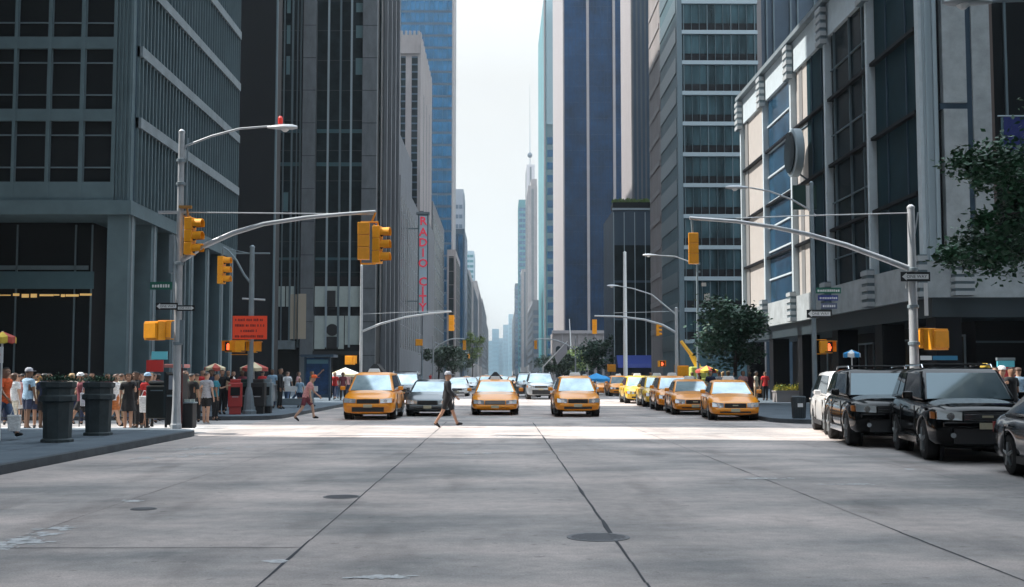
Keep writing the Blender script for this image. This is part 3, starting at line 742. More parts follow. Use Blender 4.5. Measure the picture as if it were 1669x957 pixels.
# canopy under the band, pillars, doors
b = MB(); b.box(XR+.2, 40, YA+.2, YB-1, ZL0-.75, ZL0-.003); b.build('soffit_beam', mat('dark_blue_soffit',(.03,.045,.055),.5), T)
for i, y in enumerate(piers + [YA+.05]):
    xx = XR+.3 if i < 6 else XR+5.2
    b = MB(); b.box(xx, xx+1.0, y+.1, y+1.1, .12, ZL0-.75); b.build('pillar', M_black, T)
for y in (49, 55.5, 61, 67):
    b = MB(); b.box(XR+3.12, XR+3.198, y, y+2.6, .2, 3.3); d_ = b.build('door', M_dglass, T)
    b = MB()
    for yy_ in (y-.08, y+1.27, y+2.6): b.box(XR+3.05, XR+3.118, yy_, yy_+.07, .2, 3.38)
    b.box(XR+3.05, XR+3.118, y, y+2.6, 3.3, 3.38); b.build('frame', M_mull_l, d_)
b = MB()
for x in (XR+5.9, XR+7.6, XR+9.4): b.box(x, x+.06, YA+3.42, YA+3.499, .2, ZL0-.8)
b.box(XR+3.2, 40, YA+3.42, YA+3.499, 3.0, 3.08)
b.build('shop_front_frame', M_mull, T)
# things fixed to it
yo = 62.0; zo = Z4(248, yo)
t = thing('round_wall_sign', 'big round dark glass sign with a pale rim hung on the right hand facade', 'sign', (XR-.1,yo,zo))
b = MB(); pr = [(1.22,-.2),(1.3,-.16),(1.3,.22),(1.22,.26)]
b.lathe((0,0,0), pr, 40); o = b.build('rim', M_mull_l, t, smooth=30, local=True); o.rotation_euler = (0,R(90),0); o.location = (-.55,0,0)
b = MB(); b.lathe((0,0,0), [(1.1,-.06),(1.12,.0)], 40); o = b.build('face', M_dglass2, t, local=True); o.rotation_euler=(0,R(90),0); o.location = (-.78,0,0)
b = MB(); b.tube([(-.3,0,1.15),(.2,0,1.5)],.05); b.tube([(-.3,0,-1.15),(.2,0,-1.5)],.05); b.build('bracket', M_mull, t, local=True)
yk = 59.5; zk = Z4(322, yk)
t = thing('hanging_box_sign', 'dark green and white box sign under the round sign', 'sign', (XR-.4,yk,zk))
b = MB(); b.box(-1.0,.2,-.12,.12,-.62,.62); b.build('box', mat('deep_green_sign',(.02,.06,.05),.4), t, local=True)
b = MB(); b.box(-.35,-.02,-.17,-.121,-.6,.6); b.build('white_edge', M_wht, t, local=True)  # white strip on the front of the box
b = MB()
t = thing('blue_banner', 'dark blue cloth banner hanging at the top right of the corner building', 'banner', (X_(1657,YA-1.2),YA-1.2,Z_(190,YA-1.2,1650)))
bx = X_(1643,YA-1.2)-X_(1657,YA-1.2)
b = MB(); b.tube([(bx-.1,0,.02),(1.2,0,.02)],.03); b.tube([(.2,0,.02),(.2,1.1,.02)],.03); b.build('bracket', M_mull_l, t, local=True)
b = MB()
for i in range(6):
    x0_ = bx+.12+i*.2; b.hexa([(x0_,-.02+.03*math.sin(i),-1.6),(x0_+.2,-.02+.03*math.sin(i+1),-1.6),(x0_+.2,.0+.03*math.sin(i+1),-1.6),(x0_,.0+.03*math.sin(i),-1.6)],
       [(x0_,-.01,0),(x0_+.2,-.01,0),(x0_+.2,.01,0),(x0_,.01,0)])
b.build('cloth', mat('navy_cloth',(.01,.02,.13),.8), t, smooth=40, local=True)
b = MB(); b.box(bx+.02,bx+.10,-.02,.02,-1.6,-.03); b.build('pale_edge', M_tealg, t, local=True)
# vertical lettered sign
ys = 196; xs1 = X_(697, ys); xs2 = X_(680, ys)
T = thing('vertical_theatre_sign', 'tall vertical sign with red letters spelling RADIO CITY on a pale blue grey face', 'sign', (xs1, ys, Z4(510, ys)))
zt, zb_ = Z4(350, ys), Z4(512, ys)
b = MB(); b.box(xs2, xs1, ys, ys+1.2, zb_, zt); b.build('cabinet', mat('sign_frame_teal',(.06,.11,.13),.5), T)
b = MB(); b.box(xs2+.22, xs1-.22, ys-.05, ys-.003, zb_+.1, zt-.3); b.build('face', mat('sign_face',(.45,.60,.68),.5), T)
b = MB(); b.box(xs2-.3, xs1+.2, ys-.15, ys+1.4, zt, zt+.35); b.build('cap', M_conc_l, T)
M_let = mat('neon_red_letter', (.75,.05,.09), .4, emit=.18)
pyl = [362, 380, 397, 414, 431, None, 461, 476, 490, 503]
for ch, py in zip('RADIO CITY', pyl):
    if py is None: continue
    l = text_mesh(ch, 2.0, M_let, 'letter', T, ((xs1+xs2)/2, ys-.10, Z4(py, ys)), (R(90),0,0), .03)
    l['label'] = 'red letter ' + ch
for z in (zb_+2, zt-2.5):
    b = MB(); b.box(xs2-3.2, xs2, ys+.5, ys+.7, z, z+.2); b.build('strut', M_mull, T)
# ------------------------------------------------------------------ poles, signals, signs
def pole(name, label, x, y, h, r=.11, m=None, base=True, bs=1.0, group=None, cat='signal pole'):
    m = m or M_pole
    t = thing(name, label, cat, (x,y,0), group=group); g = .15 if (x < LK or x > 9.6) else 0
    t.location.z = g
    b = MB(); b.tube([(x,y,g+.02),(x,y,g+h*.5),(x,y,h)],[r,r*.88,r*.72],14); b.build('shaft', m, t, smooth=40)
    if base:
        b = MB(); b.lathe((x,y,g), [(r*2.3*bs,0),(r*2.3*bs,.12),(r*2.0*bs,.16),(r*1.6*bs,.75),(r*1.3*bs,.95),(r*1.05,1.05)], 8); b.build('base', m, t)
    b = MB(); b.lathe((x,y,h), [(r*.8,0),(r*.8,.05),(r*.3,.11)], 12); b.build('cap', m, t)
    return t
def arm(t, pts, r0, r1, m=None, name='mast_arm'):
    n = len(pts); b = MB(); b.tube(pts, [r0+(r1-r0)*i/(n-1) for i in range(n)], 10); return b.build(name, m or M_pole, t, smooth=40)
def curve_pts(a, c, sag, n=8):
    a, c = Vector(a), Vector(c); out_ = []
    for i in range(n+1):
        f = i/n; p = a.lerp(c, f); p.z += sag*math.sin(math.pi*f); out_.append(p)
    return out_
def lamp_head(t, p, d, m=None):
    "cobra head: p = joint, d = +1/-1 along x"
    x, y, z = p; h = MB()
    pr = [(0,.05,.04),(.18,.10,.07),(.45,.17,.10),(.7,.16,.09),(.85,.06,.05)]
    rings = []
    for (a, w, k) in pr:
        rings.append(h.pts([(x+d*a, y+w*math.cos(q), z+k*math.sin(q)*(1 if math.sin(q) > 0 else .6)) for q in [2*math.pi*i/10 for i in range(10)]]))
    for i in range(len(rings)-1):
        for k in range(10): h.face([rings[i][k], rings[i][(k+1)%10], rings[i+1][(k+1)%10], rings[i+1][k]])
    h.face(rings[0]); h.face(rings[-1]); o = h.build('lamp_head', m or M_pole, t, smooth=50)
    g = MB(); g.lathe((x+d*.5,y,z-.12), [(.05,0),(.11,.05),(.12,.08)], 12); g.build('lens', M_wht, o)
    return o

def signal_head(label, p, face, lit=None, n=3, group='traffic signals', s=1.0):
    """three lamp signal; origin at its top; face = z rotation (0 = faces the camera, -y)"""
    t = thing('traffic_signal', label, 'traffic light', p, R(face), group)
    b = MB(); H = .355*n*s
    for i in range(n): b.box(-.17*s,.17*s,-.10*s,.12*s,-.355*s*(i+1)+.008,-.355*s*i)
    b.build('housing', M_sig, t, bevel=.015, local=True)
    for i in range(n):
        z = -.355*s*(i+.5); v = MB(); k = 14; ro, ri = .145*s, .13*s
        A = [v.pts([(r_*math.cos(R(q)), yy, z+r_*math.sin(R(q))) for q in [ -35+250*j/k for j in range(k+1)]]) for (r_, yy) in ((ro,-.10*s),(ro,-.36*s),(ri,-.36*s),(ri,-.10*s))]
        for q in range(3):
            for j in range(k): v.face([A[q][j],A[q][j+1],A[q+1][j+1],A[q+1][j]])
        vo = v.build('visor', M_sig, t, local=True)
        l = MB(); l.lathe((0,0,0), [(.125*s,0),(.11*s,.03)], 16); lo = l.build('lens', M_redlamp if lit == i else M_dark, t, local=True)
        lo.rotation_euler = (R(90),0,0); lo.location = (0,-.10*s,z)
    return t
def ped_head(label, p, face, lit=False, group='pedestrian signals', s=1.0):
    t = thing('pedestrian_signal', label, 'pedestrian signal', p, R(face), group)
    b = MB(); b.box(-.24*s,.24*s,-.10*s,.14*s,-.46*s,0); b.box(-.20*s,.20*s,.14*s,.20*s,-.42*s,-.04*s); b.build('housing', M_sig, t, bevel=.012, local=True)
    b = MB()
    b.box(-.25*s,.25*s,-.30*s,-.101*s,-.012,.01); b.box(-.25*s,-.235*s,-.26*s,-.101*s,-.40*s,-.012); b.box(.235*s,.25*s,-.26*s,-.101*s,-.40*s,-.012); b.build('visor', M_sig, t, local=True)
    b = MB(); b.box(-.21*s,.21*s,-.115*s,-.1005*s,-.43*s,-.03*s); b.build('screen', M_dark, t, local=True)
    if lit:
        b = MB(); z = -.25*s; y = -.135*s
        b.box(-.08*s,.07*s,y,y+.015,z-.12*s,z+.03*s)
        for i, h in enumerate((.13,.16,.155,.12)): b.box((-.08+.04*i)*s,(-.052+.04*i)*s,y,y+.015,z+.03*s,z+h*s)
        b.hexa([(.07*s,y,z-.08*s),(.13*s,y,z),(.13*s,y+.015,z),(.07*s,y+.015,z-.08*s)],[(.07*s,y,z-.02*s),(.12*s,y,z+.05*s),(.12*s,y+.015,z+.05*s),(.07*s,y+.015,z-.02*s)])
        b.build('raised_hand', M_hand, t, local=True)
    return t
def brackets(t, pts_list, r=.018, m=None):
    for ps in pts_list: b = MB(); b.tube(ps, r, 6); o = b.build('bracket', m or M_sig, t)
    return o
def oneway(label, x, y, z, w, d, pole_x=None, rz=0):
    t = thing('one_way_sign', label, 'road sign', (x,y,z), rz)
    h = w*.32
    b = MB(); b.box(-w/2,w/2,-.012,.012,-h/2,h/2); b.build('plate', M_dark, t, local=True)
    b = MB(); k = d; b.slab([(-k*w*.46,-.0135,0),(-k*w*.30,-.0135,h*.42),(-k*w*.30,-.0135,h*.26),(k*w*.44,-.0135,h*.26),(k*w*.44,-.0135,-h*.26),(-k*w*.30,-.0135,-h*.26),(-k*w*.30,-.0135,-h*.42)],(0,-.002,0))
    b.build('arrow', M_wht, t, local=True)
    text_mesh('ONE WAY', h*.46, M_dark, 'lettering', t, Vector(t.location)+Vector((k*w*.04,-.0165,0)), (R(90),0,0), .001) if rz == 0 else None
    return t
def street_sign(label, x, y, z, w, m, rz=0, h=.22):
    t = thing('street_name_sign', label, 'road sign', (x,y,z), rz)
    b = MB(); b.box(-w/2,w/2,-.012,.012,-h/2,h/2); b.build('plate', m, t, local=True)
    b = MB(); r_ = random.Random(int(w*1000)+int(abs(x)*10)); q = -w/2+.06
    while q < w/2-.08:
        a = r_.uniform(.03,.06); b.box(q,q+a,-.0145,-.0125,-h*.22,h*.2*r_.uniform(.6,1)); q += a+.025
    b.build('worn_lettering', M_wht, t, local=True)
    return t

# --- left near mast -------------------------------------------------------------------------------
Ym = 33.0; x = X_(288.5, Ym)
hp = Z_(217, Ym, 290)
LP = pole('signal_mast', 'tall galvanised signal mast on the near left corner with long arm and street lamp', x, Ym, hp, .115, bs=.6)
Pm = lambda px, py, Y=Ym: P(px, py, Y)
arm(LP, [Pm(290,428), Pm(330,402), Pm(380,380), Pm(430,365), Pm(500,354.5), Pm(560,349), Pm(612,345)], .085, .045)
arm(LP, [Pm(290,346), Pm(612,349.5)], .018, .018, name='tension_rod')
b = MB(); p0, p1 = Pm(259,346.5), Pm(304,344.5); b.box(p0.x, p1.x, Ym-.08, Ym+.08, p0.z-.03, p0.z+.04); b.build('top_plate', M_pole, LP)
arm(LP, [Pm(291,262), Pm(303,238), Pm(345,222), Pm(390,210), Pm(440,206)], .035, .03, name='lamp_arm')
lh = lamp_head(LP, Pm(436,208), 1)
pe = Pm(457,203)
b = MB(); b.lathe((pe.x,pe.y,pe.z+.02), [(.07,0),(.07,.16),(.04,.22)], 10); b.build('photocell', mat('red_beacon',(.6,.03,.02),.4,emit=.25), lh)
b = MB()
for py in (262, 300, 430, 500, 560): q = Pm(289,py); b = MB(); b.lathe((x,Ym,q.z-.05), [(.115,0),(.135,.02),(.135,.09),(.115,.1)], 14); b.build('clamp_band', M_poled, LP)
b = MB(); q = Pm(294,470); b.tube([(x+.17,Ym,Pm(290,600).z),(x+.17,Ym,Pm(290,225).z)], .025, 6); b.build('conduit', M_poled, LP)
b = MB(); q0 = Pm(283,425); b.box(x-.28,x-.15,Ym-.06,Ym+.06,Pm(0,500).z*0+Z_(445,Ym,280),Z_(383,Ym,280)); b.build('control_box', M_poled, LP)
s1 = signal_head('large yellow signal on the near left mast facing the side street', Pm(311,355,Ym-.1), 80)
brackets(s1, [[Pm(289,352), Pm(311,353)], [Pm(289,421), Pm(303,420), Pm(305,416)]])
q = Pm(293,337); b = MB(); b.box(q.x, q.x+.36, Ym-.12, Ym-.02, q.z-.06, q.z+.02); b.tube([(q.x+.22,Ym-.07,q.z-.03),(q.x+.28,Ym-.07,q.z-.36)],.03,6); b.build('hanger', mat('tan_hanger',(.35,.18,.04),.6), LP)
s2 = signal_head('yellow signal seen edge on at the left of the pair under the long left arm', Pm(593,363), 184)
s3 = signal_head('yellow signal at the right of the pair under the long left arm', Pm(616,369), 78)
brackets(s3, [[Pm(612,346), Pm(606,362)], [Pm(588,362), Pm(616,362), Pm(616,369)], [Pm(588,424), Pm(588,430), Pm(612,430), Pm(612,424)], [Pm(610,366), Pm(610,430)]], .03)
pl = ped_head('orange pedestrian signal seen from behind on the near left mast', Pm(254,524), 150, s=1.15)
brackets(pl, [[Pm(258,523), Pm(287,523)], [Pm(258,552), Pm(287,553)]])
street_sign('green street name sign high on the near left mast', Pm(263,466).x, Ym-.02, Pm(263,466).z, .62, M_green)
oneway('one way sign pointing left on the left side of the near left mast', Pm(276,500).x-.02, Ym-.18, Pm(276,500).z, .62, 1)
oneway('one way sign on the right side of the near left mast', Pm(306,503).x, Ym-.2, Pm(306,503).z, .5, -1)
b = MB(); q = Pm(299,520); b.box(q.x-.05,q.x+.05,Ym-.2,Ym-.18,Z_(560,Ym,299),Z_(522,Ym,299)); o = b.build('narrow_parking_sign', M_poled); tag(o, 'narrow grey upright sign plate on the near left mast', 'road sign'); origin_to_base(o)

# --- left far corner pole ---------------------------------------------------------------------------
Yp = 46.0; x = X_(408, Yp); Pp = lambda px, py, Y=Yp: P(px, py, Y)
FP = pole('signal_post', 'grey signal post with flared base at the far left corner holding the red orange sign', x, Yp, Z_(404,Yp,408), .13, M_poled)
arm(FP, [Pp(385,413), Pp(440,413)], .03, .03, M_poled, 'cross_bar')
arm(FP, [Pp(409,462), Pp(398,448), Pp(385,424), Pp(372,408), Pp(363,403)], .05, .035, M_poled, 'bracket_arm')
arm(FP, [Pp(372,406), Pp(408,413)], .015, .015, M_poled, 'tension_rod')
arm(FP, [Pp(395,487), Pp(432,489)], .04, .04, M_pole, 'sign_bar')
s4 = signal_head('yellow signal on the bracket of the far left corner post', P(362,418,44.6), 80)
brackets(s4, [[P(364,404,44.6), P(362,418,44.6)]], .03, M_poled)
t = thing('construction_sign', 'bright red orange notice board with four lines of dark lettering on the far left post', 'sign', Pp(407,555,Yp-.25))
q0, q1 = Pp(379.5,515,Yp-.25), Pp(435,553,Yp-.25)
b = MB(); b.box(q0.x,q1.x,Yp-.27,Yp-.25,q1.z,q0.z); b.build('board', M_orange, t)
b = MB(); r_ = random.Random(11); zh = (q0.z-q1.z)
for ln in range(4):
    zc = q0.z - zh*(.17+.235*ln); xx = q0.x + (.10 if ln != 2 else .32); xe = q1.x - (.10 if ln != 2 else .32)
    while xx < xe-.03:
        w = r_.uniform(.03,.055); b.box(xx,xx+w,Yp-.274,Yp-.2705,zc-.05,zc+.05*r_.uniform(.6,1)); xx += w + (.018 if r_.random() < .75 else .07)
b.build('lettering', M_rdark, t)
p1 = ped_head('lit red hand signal left of the far left post below the red orange board', Pp(376,556), -38, True, s=.95)
brackets(p1, [[Pp(376,555), Pp(408,555)], [Pp(376,578), Pp(408,578)]])
p2 = ped_head('narrow orange pedestrian housing directly below the red orange board', Pp(393,556,Yp-.3), 80, s=.95)
p3 = ped_head('narrow yellow pedestrian housing right of the far left post', Pp(415,557,Yp+.2), 95, s=.95)

# --- right near mast ----------------------------------------------------------------------------------
Yr = 31.6; Pr = lambda px, py, Y=Yr: P(px, py, Y); x = X_(1491, Yr)
RP = pole('signal_mast', 'thick pale signal mast behind the black vans carrying a long arm across the avenue', x, Yr, Z_(340,Yr,1491), .135)
arm(RP, [Pr(1489,441), Pr(1440,422), Pr(1380,400), Pr(1320,383), Pr(1260,370), Pr(1200,361), Pr(1124,355.5)], .085, .045)
arm(RP, [Pr(1490,347), Pr(1300,352), Pr(1200,356)], .016, .016, name='tension_rod')
b = MB()
for py in (440,500,560): q = Pr(1491,py); b = MB(); b.lathe((x,Yr,q.z-.05), [(.135,0),(.155,.02),(.155,.09),(.135,.1)], 14); b.build('clamp_band', M_poled, RP)
b = MB(); b.tube([(x-.18,Yr,Z_(470,Yr,1490)),(x+.2,Yr,Z_(346,Yr,1490))],.02,6); b.build('top_brace', M_pole, RP)
q = Pr(1506,480); b = MB(); b.box(q.x-.05,q.x+.05,Yr-.16,Yr-.13,Z_(515,Yr,1506),Z_(462,Yr,1506)); o = b.build('narrow_parking_sign', M_wht); tag(o, 'narrow white upright sign plate on the thick right mast', 'road sign'); origin_to_base(o)
s5 = signal_head('yellow signal hanging from the tip of the long right arm', Pr(1130,380), 172, s=.8*1.0)
brackets(s5, [[Pr(1127,357), Pr(1129,380)]], .03, M_poled)
oneway('one way sign on the thick right mast above the black vans', Pr(1488,452).x, Yr-.19, Pr(1488,452).z, .80, 1)
pr1 = ped_head('big orange pedestrian signal seen from behind on the thick right mast', Pr(1524,536), 205, s=1.25)
brackets(pr1, [[Pr(1494,536), Pr(1524,536)], [Pr(1494,567), Pr(1520,567)]], .02)

# --- right far corner lamp post -------------------------------------------------------------------------
Yq = 44.0; Pq = lambda px, py, Y=Yq: P(px, py, Y); x = X_(1328, Yq)
QP = pole('lamp_post', 'slim grey lamp post at the far right corner with street name signs', x, Yq, Z_(300,Yq,1328), .10, M_poled, cat='lamp post')
arm(QP, [Pq(1330,352), Pq(1316,340), Pq(1290,325), Pq(1255,312), Pq(1222,306)], .04, .03, M_pole, 'lamp_arm')
lamp_head(QP, Pq(1219,306), -1)
street_sign('upper green street name sign on the slim far right lamp post', Pq(1349,474).x, Yq-.1, Pq(1349,474).z, .95, M_green)
street_sign('blue name plate on the slim far right lamp post', Pq(1348,486).x, Yq-.12, Pq(1348,486).z, .75, mat('sign_blue',(.02,.04,.22),.5), h=.2)
o = street_sign('pale grey plate below the blue one on the slim far right lamp post', Pq(1350,499).x, Yq-.12, Pq(1350,499).z, .6, mat('sign_grey',(.10,.12,.2),.5), h=.22)
oneway('one way sign on the slim far right lamp post', Pq(1333,512).x, Yq-.2, Pq(1333,512).z, .95, 1)
pr2 = ped_head('lit red hand signal on the slim far right lamp post', Pq(1347,556), 35, True, s=1.0)
brackets(pr2, [[Pq(1328,554), Pq(1347,554)], [Pq(1328,577), Pq(1347,577)]])

# --- lamp at the top right ------------------------------------------------------------------------------
Yt = 20; t = pole('lamp_post', 'street lamp reaching in from the top right corner of the picture', 12.6, Yt, 8.3, .10, M_poled, cat='lamp post')
q = P(1625, 4, Yt); arm(t, [(12.6,Yt,8.1),(11.2,Yt,q.z+.1),(q.x,Yt,q.z+.03),(q.x-.2,Yt,q.z)], .04, .03, M_poled, 'lamp_arm'); lamp_head(t, (q.x-.1,Yt,q.z), -1, M_pole)

# --- second junction ------------------------------------------------------------------------------------
Y2 = 79; P2 = lambda px, py, Y=Y2: P(px, py, Y); x = X_(588, Y2)
t = pole('signal_mast', 'signal mast on the left of the second junction with an arm over the taxis', x, Y2, Z_(434,Y2,588), .11)
arm(t, [P2(588,541), P2(620,528), P2(660,517), P2(700,511), P2(736,508)], .085, .05)
brackets(t, [[P2(588,512), P2(735,506)]], .015, M_pole)
signal_head('small signal at the tip of the left arm over the second junction', P2(736,514), 170)
ped_head('orange pedestrian signal on the left mast of the second junction', P2(571,580), 160, s=1.3)
Y3 = 86; x = X_(1103, Y3); P3 = lambda px, py, Y=Y3: P(px, py, Y)
t = pole('signal_mast', 'signal mast right of the second junction with a flat arm over the parked taxis', x, Y3, Z_(503,Y3,1103), .14)
arm(t, [P3(1103,543), P3(1080,530), P3(1050,521), P3(1010,516), P3(969,515)], .10, .06)
arm(t, [P3(1108,507), P3(1050,509), P3(1000,510)], .02, .02, name='tension_rod')
arm(t, [P3(1101,512), P3(1062,480), P3(1030,470), P3(1006,466)], .05, .035, name='lamp_arm'); lamp_head(t, P3(1008,466), -1)
signal_head('signal at the tip of the flat right arm over the second junction', P3(969,521), 172)
signal_head('signal halfway along the flat right arm over the second junction', P3(1072,529), 100, s=.8)
ped_head('orange pedestrian signal on the right mast of the second junction', P3(1112,596), 195, s=1.7)
ped_head('dim lit red hand signal under the flat right arm', P3(1078,588), 20, True, s=1)
Y4 = 72; x = X_(1138, Y4)
t = pole('lamp_post', 'thin lamp post with small boxes beside the street tree on the right', x, Y4, Z_(424,Y4,1138), .09, M_poled, cat='lamp post')
P4 = lambda px, py, Y=Y4: P(px, py, Y)
arm(t, [P4(1138,432), P4(1100,418), P4(1068,416)], .04, .03, M_pole, 'lamp_arm'); lamp_head(t, P4(1070,416), -1)
b = MB()
for px, py, w, h in ((1138,430,.22,.14),(1138,443,.22,.12),(1147,464,.26,.22),(1152,484,.32,.42),(1139,545,.2,.3)):
    q = P4(px, py); b = MB(); b.box(q.x-w/2,q.x+w/2,Y4-.15,Y4-.02,q.z-h/2,q.z+h/2); b.build('equipment_box', M_conc_l if px < 1145 else M_beige, t)
t = pole('flag_pole', 'plain thick white post standing before the green roofed block', X_(1019.5,100), 100, Z_(412,100,1020), .19, M_wht, base=False, cat='post')
# third junction and beyond
for (px, Y, top, tip, side, lab) in ((706,150,548,757,1,'distant signal mast at the left of the third junction'),(938,165,550,873,-1,'distant signal mast at the right of the third junction'),
                           (716,240,572,764,1,'far away signal mast at the left of the fourth junction')):
    x = X_(px, Y); t = pole('signal_mast', lab, x, Y, Z_(top,Y,px), .12)
    arm(t, curve_pts(P(px,570 if Y < 200 else 585,Y), P(tip,553 if Y < 200 else 575,Y), .6), .10, .07)
    signal_head('yellow signal on the arm of the '+lab.replace('signal mast ',''), P(tip,555 if Y < 200 else 577,Y), 175, s=1.15)
for px, py, Y, lab in ((661,640,95,'small orange pedestrian signal beside the dark saloon'),(683,561,140,'small yellow signal over the left pavement far up the avenue'),
                       (997,602,120,'small orange pedestrian signal near the blue parasols')):
    h_ = ped_head(lab, P(px, py-8, Y), 180, s=1.7)
    x = P(px+5, py, Y).x; o = pole('signal_post', 'thin post holding the '+lab, x, Y+.3, P(px,py-14,Y).z, .08, M_poled, base=False)

# ------------------------------------------------------------------ trees
M_leafd = mat('dark_leaf', (.022,.070,.038), .6, var=.6, vscale=2.2, world=True)
M_leafg = mat('grey_green_leaf', (.05,.085,.05), .6, var=.5, vscale=1.2, world=True)
M_leafl = mat('light_green_leaf', (.14,.20,.05), .6, var=.4, vscale=1.2, world=True)
M_bark = mat('bark', (.06,.05,.045), .85, var=.3, vscale=8, world=True)
def tree(name, label, x, y, zc, rx, rz, nclump, nleaf, leaf, m, trunk_r=.12, blobs=None, seed=1, group=None, base=.15):
    r = random.Random(seed)
    t = thing(name, label, 'tree', (x,y,base), group=group)
    b = MB(); top = Vector((x, y, zc-rz*.2))
    mid = Vector((x+r.uniform(-.1,.1), y, base+(zc-base)*.45))
    b.tube([(x,y,base-.02), mid, top, top+Vector((.1,0,rz*.6))], [trunk_r*1.2, trunk_r*.9, trunk_r*.6, trunk_r*.2], 9)
    if blobs is None:
        blobs = []
        for i in range(nclump):
            u = Vector((r.gauss(0,1), r.gauss(0,1), r.gauss(0,1))).normalized()*(r.random()**.4)
            blobs.append((Vector((x+u.x*rx, y+u.y*rx, zc+u.z*rz)), rx*r.uniform(.16,.34)))
    for c, s_ in blobs[::3]:
        st = mid.lerp(top, r.random()); b.tube([st, st.lerp(c,.55)+Vector((0,0,.1)), c], [trunk_r*.4, trunk_r*.22, trunk_r*.08], 5)
    b.build('trunk', M_bark, t, smooth=50)
    f = MB()
    for c, s_ in blobs:
        for k in range(nleaf):
            u = Vector((r.gauss(0,.5), r.gauss(0,.5), r.gauss(0,.42)))*s_; p = c + u
            a = Vector((r.gauss(0,1), r.gauss(0,1), r.gauss(0,.5))).normalized(); w = a.cross(Vector((r.gauss(0,.6), r.gauss(0,.6), 1))).normalized()
            l = leaf*r.uniform(.6,1.3)
            f.quad([p-a*l, p+w*l*.6-a*l*.1, p+a*l, p-w*l*.6-a*l*.1])
    f.build('crown', m, t); return t
tree('street_tree', 'dark leafed street tree on the right pavement in front of the banded tower', X_(1200,62), 62, 4.1, 2.2, 1.9, 70, 95, .13, M_leafd, .11, seed=4)
Yt = 20.5
bl = []
rr = random.Random(9)
def bb(px, py, s_, dy=0): bl.append((P(px,py,Yt+dy), s_))
for px, py, s_ in ((1565,264,.32),(1585,268,.36),(1605,262,.42),(1625,258,.45),(1645,252,.45),(1665,262,.5),(1600,292,.25),(1618,285,.4),(1640,290,.45),(1662,295,.5),
                   (1545,418,.25),(1560,410,.32),(1578,400,.38),(1598,392,.42),(1612,368,.40),(1603,358,.22),(1618,400,.45),(1640,385,.5),(1662,375,.55),(1590,425,.35),(1615,430,.38),(1640,420,.45),(1665,410,.5),
                   (1650,350,.4),(1668,335,.5),(1655,320,.4)): bb(px, py, s_*.92, rr.uniform(-.8,.8))
for i in range(45): bl.append((Vector((rr.uniform(11.0,14.8), Yt+rr.uniform(-2.5,2.5), rr.uniform(3.9,7.4))), rr.uniform(.4,.8)))
tree('street_tree', 'dark tree whose branches reach in from the right edge above the black vans', 12.4, Yt, 5.4, 2.5, 2, 0, 230, .06, mat('near_leaf', (.035,.105,.05), .55, var=.6, vscale=3, world=True), .16, blobs=bl, seed=8)
for i, (px, Y, zc, rx, rz, m, lab) in enumerate(((975,150,4.6,2.9,2.6,M_leafd,'dark round tree in front of the carved stone pavilion'),(935,215,4.2,3.2,2.4,M_leafl,'light green tree left of the dark round tree'),
      (915,180,3.2,2.6,1.6,M_leafg,'low grey green tree right of the far lanes'),
      (770,260,8.0,2.8,3.4,M_leafl,'light green tree standing tall at the left of the sky gap'),(738,200,4.6,3,2.4,M_leafg,'grey green tree above the walking man'),
      (752,330,5.2,3.6,2.6,M_leafg,'grey green tree behind the tall light green one'),(715,168,4.3,2.5,2.0,M_leafg,'grey green tree above the dark saloon car'),(893,300,4.6,3.4,2.6,M_leafg,'furthest grey green tree on the right'))):
    tree('avenue_tree', lab, X_(px,Y), Y, zc, rx, rz, 42, 60, .22, m, .14, seed=20+i, group='trees along the far avenue')

# ------------------------------------------------------------------ street furniture
M_plant = mat('dark_painted_planter', (.03,.042,.046), .7, var=.35, vscale=3, bump=.15, bscale=30)
def planter(px, py, ptop, label):
    g = G(px, py+0); x, y = g.x, g.y; y = 3135/(py-612) * 1.0; x = X_(px, y)
    t = thing('planter', label, 'planter', (x,y,.15), group='tall dark planters on the near left pavement')
    H = Z_(ptop, y, px) - .15; s_ = .41
    b = MB()
    def sq(r, z): return [(x-r,y-r,z),(x+r,y-r,z),(x+r,y+r,z),(x-r,y+r,z)]
    pr = [(s_*.86,0),(s_*.86,.06),(s_*.74,.09),(s_*.80,H*.52),(s_*.98,H*.54),(s_*.98,H*.60),(s_*.84,H*.62),(s_*.84,H*.70),(s_*.95,H*.72),(s_*.95,H*.78),(s_*.82,H*.79)]
    b.lathe((x,y,.15), pr, 8); b.build('tub', M_plant, t, smooth=30)
    b = MB(); b.lathe((x,y,.15), [(s_*.81,H*.80),(s_*.78,H*.81)], 8); b.build('soil', M_bark, t)
    b = MB(); r = random.Random(int(px))
    for k in range(700):
        p = Vector((x+r.gauss(0,.2), y+r.gauss(0,.2), .15+H*.80+abs(r.gauss(0,.06)))); a = Vector((r.gauss(0,1),r.gauss(0,1),r.gauss(0,1))).normalized(); w = a.cross(Vector((r.random(),r.random(),1))).normalized(); l = .035
        b.quad([p-a*l,p+w*l*.5,p+a*l,p-w*l*.5])
    b.build('shrub', M_leafd, t)
planter(96, 730, 596, 'larger dark planter nearer the camera on the left pavement')
planter(162, 718, 600, 'dark planter just behind the nearest one beside the kerb')
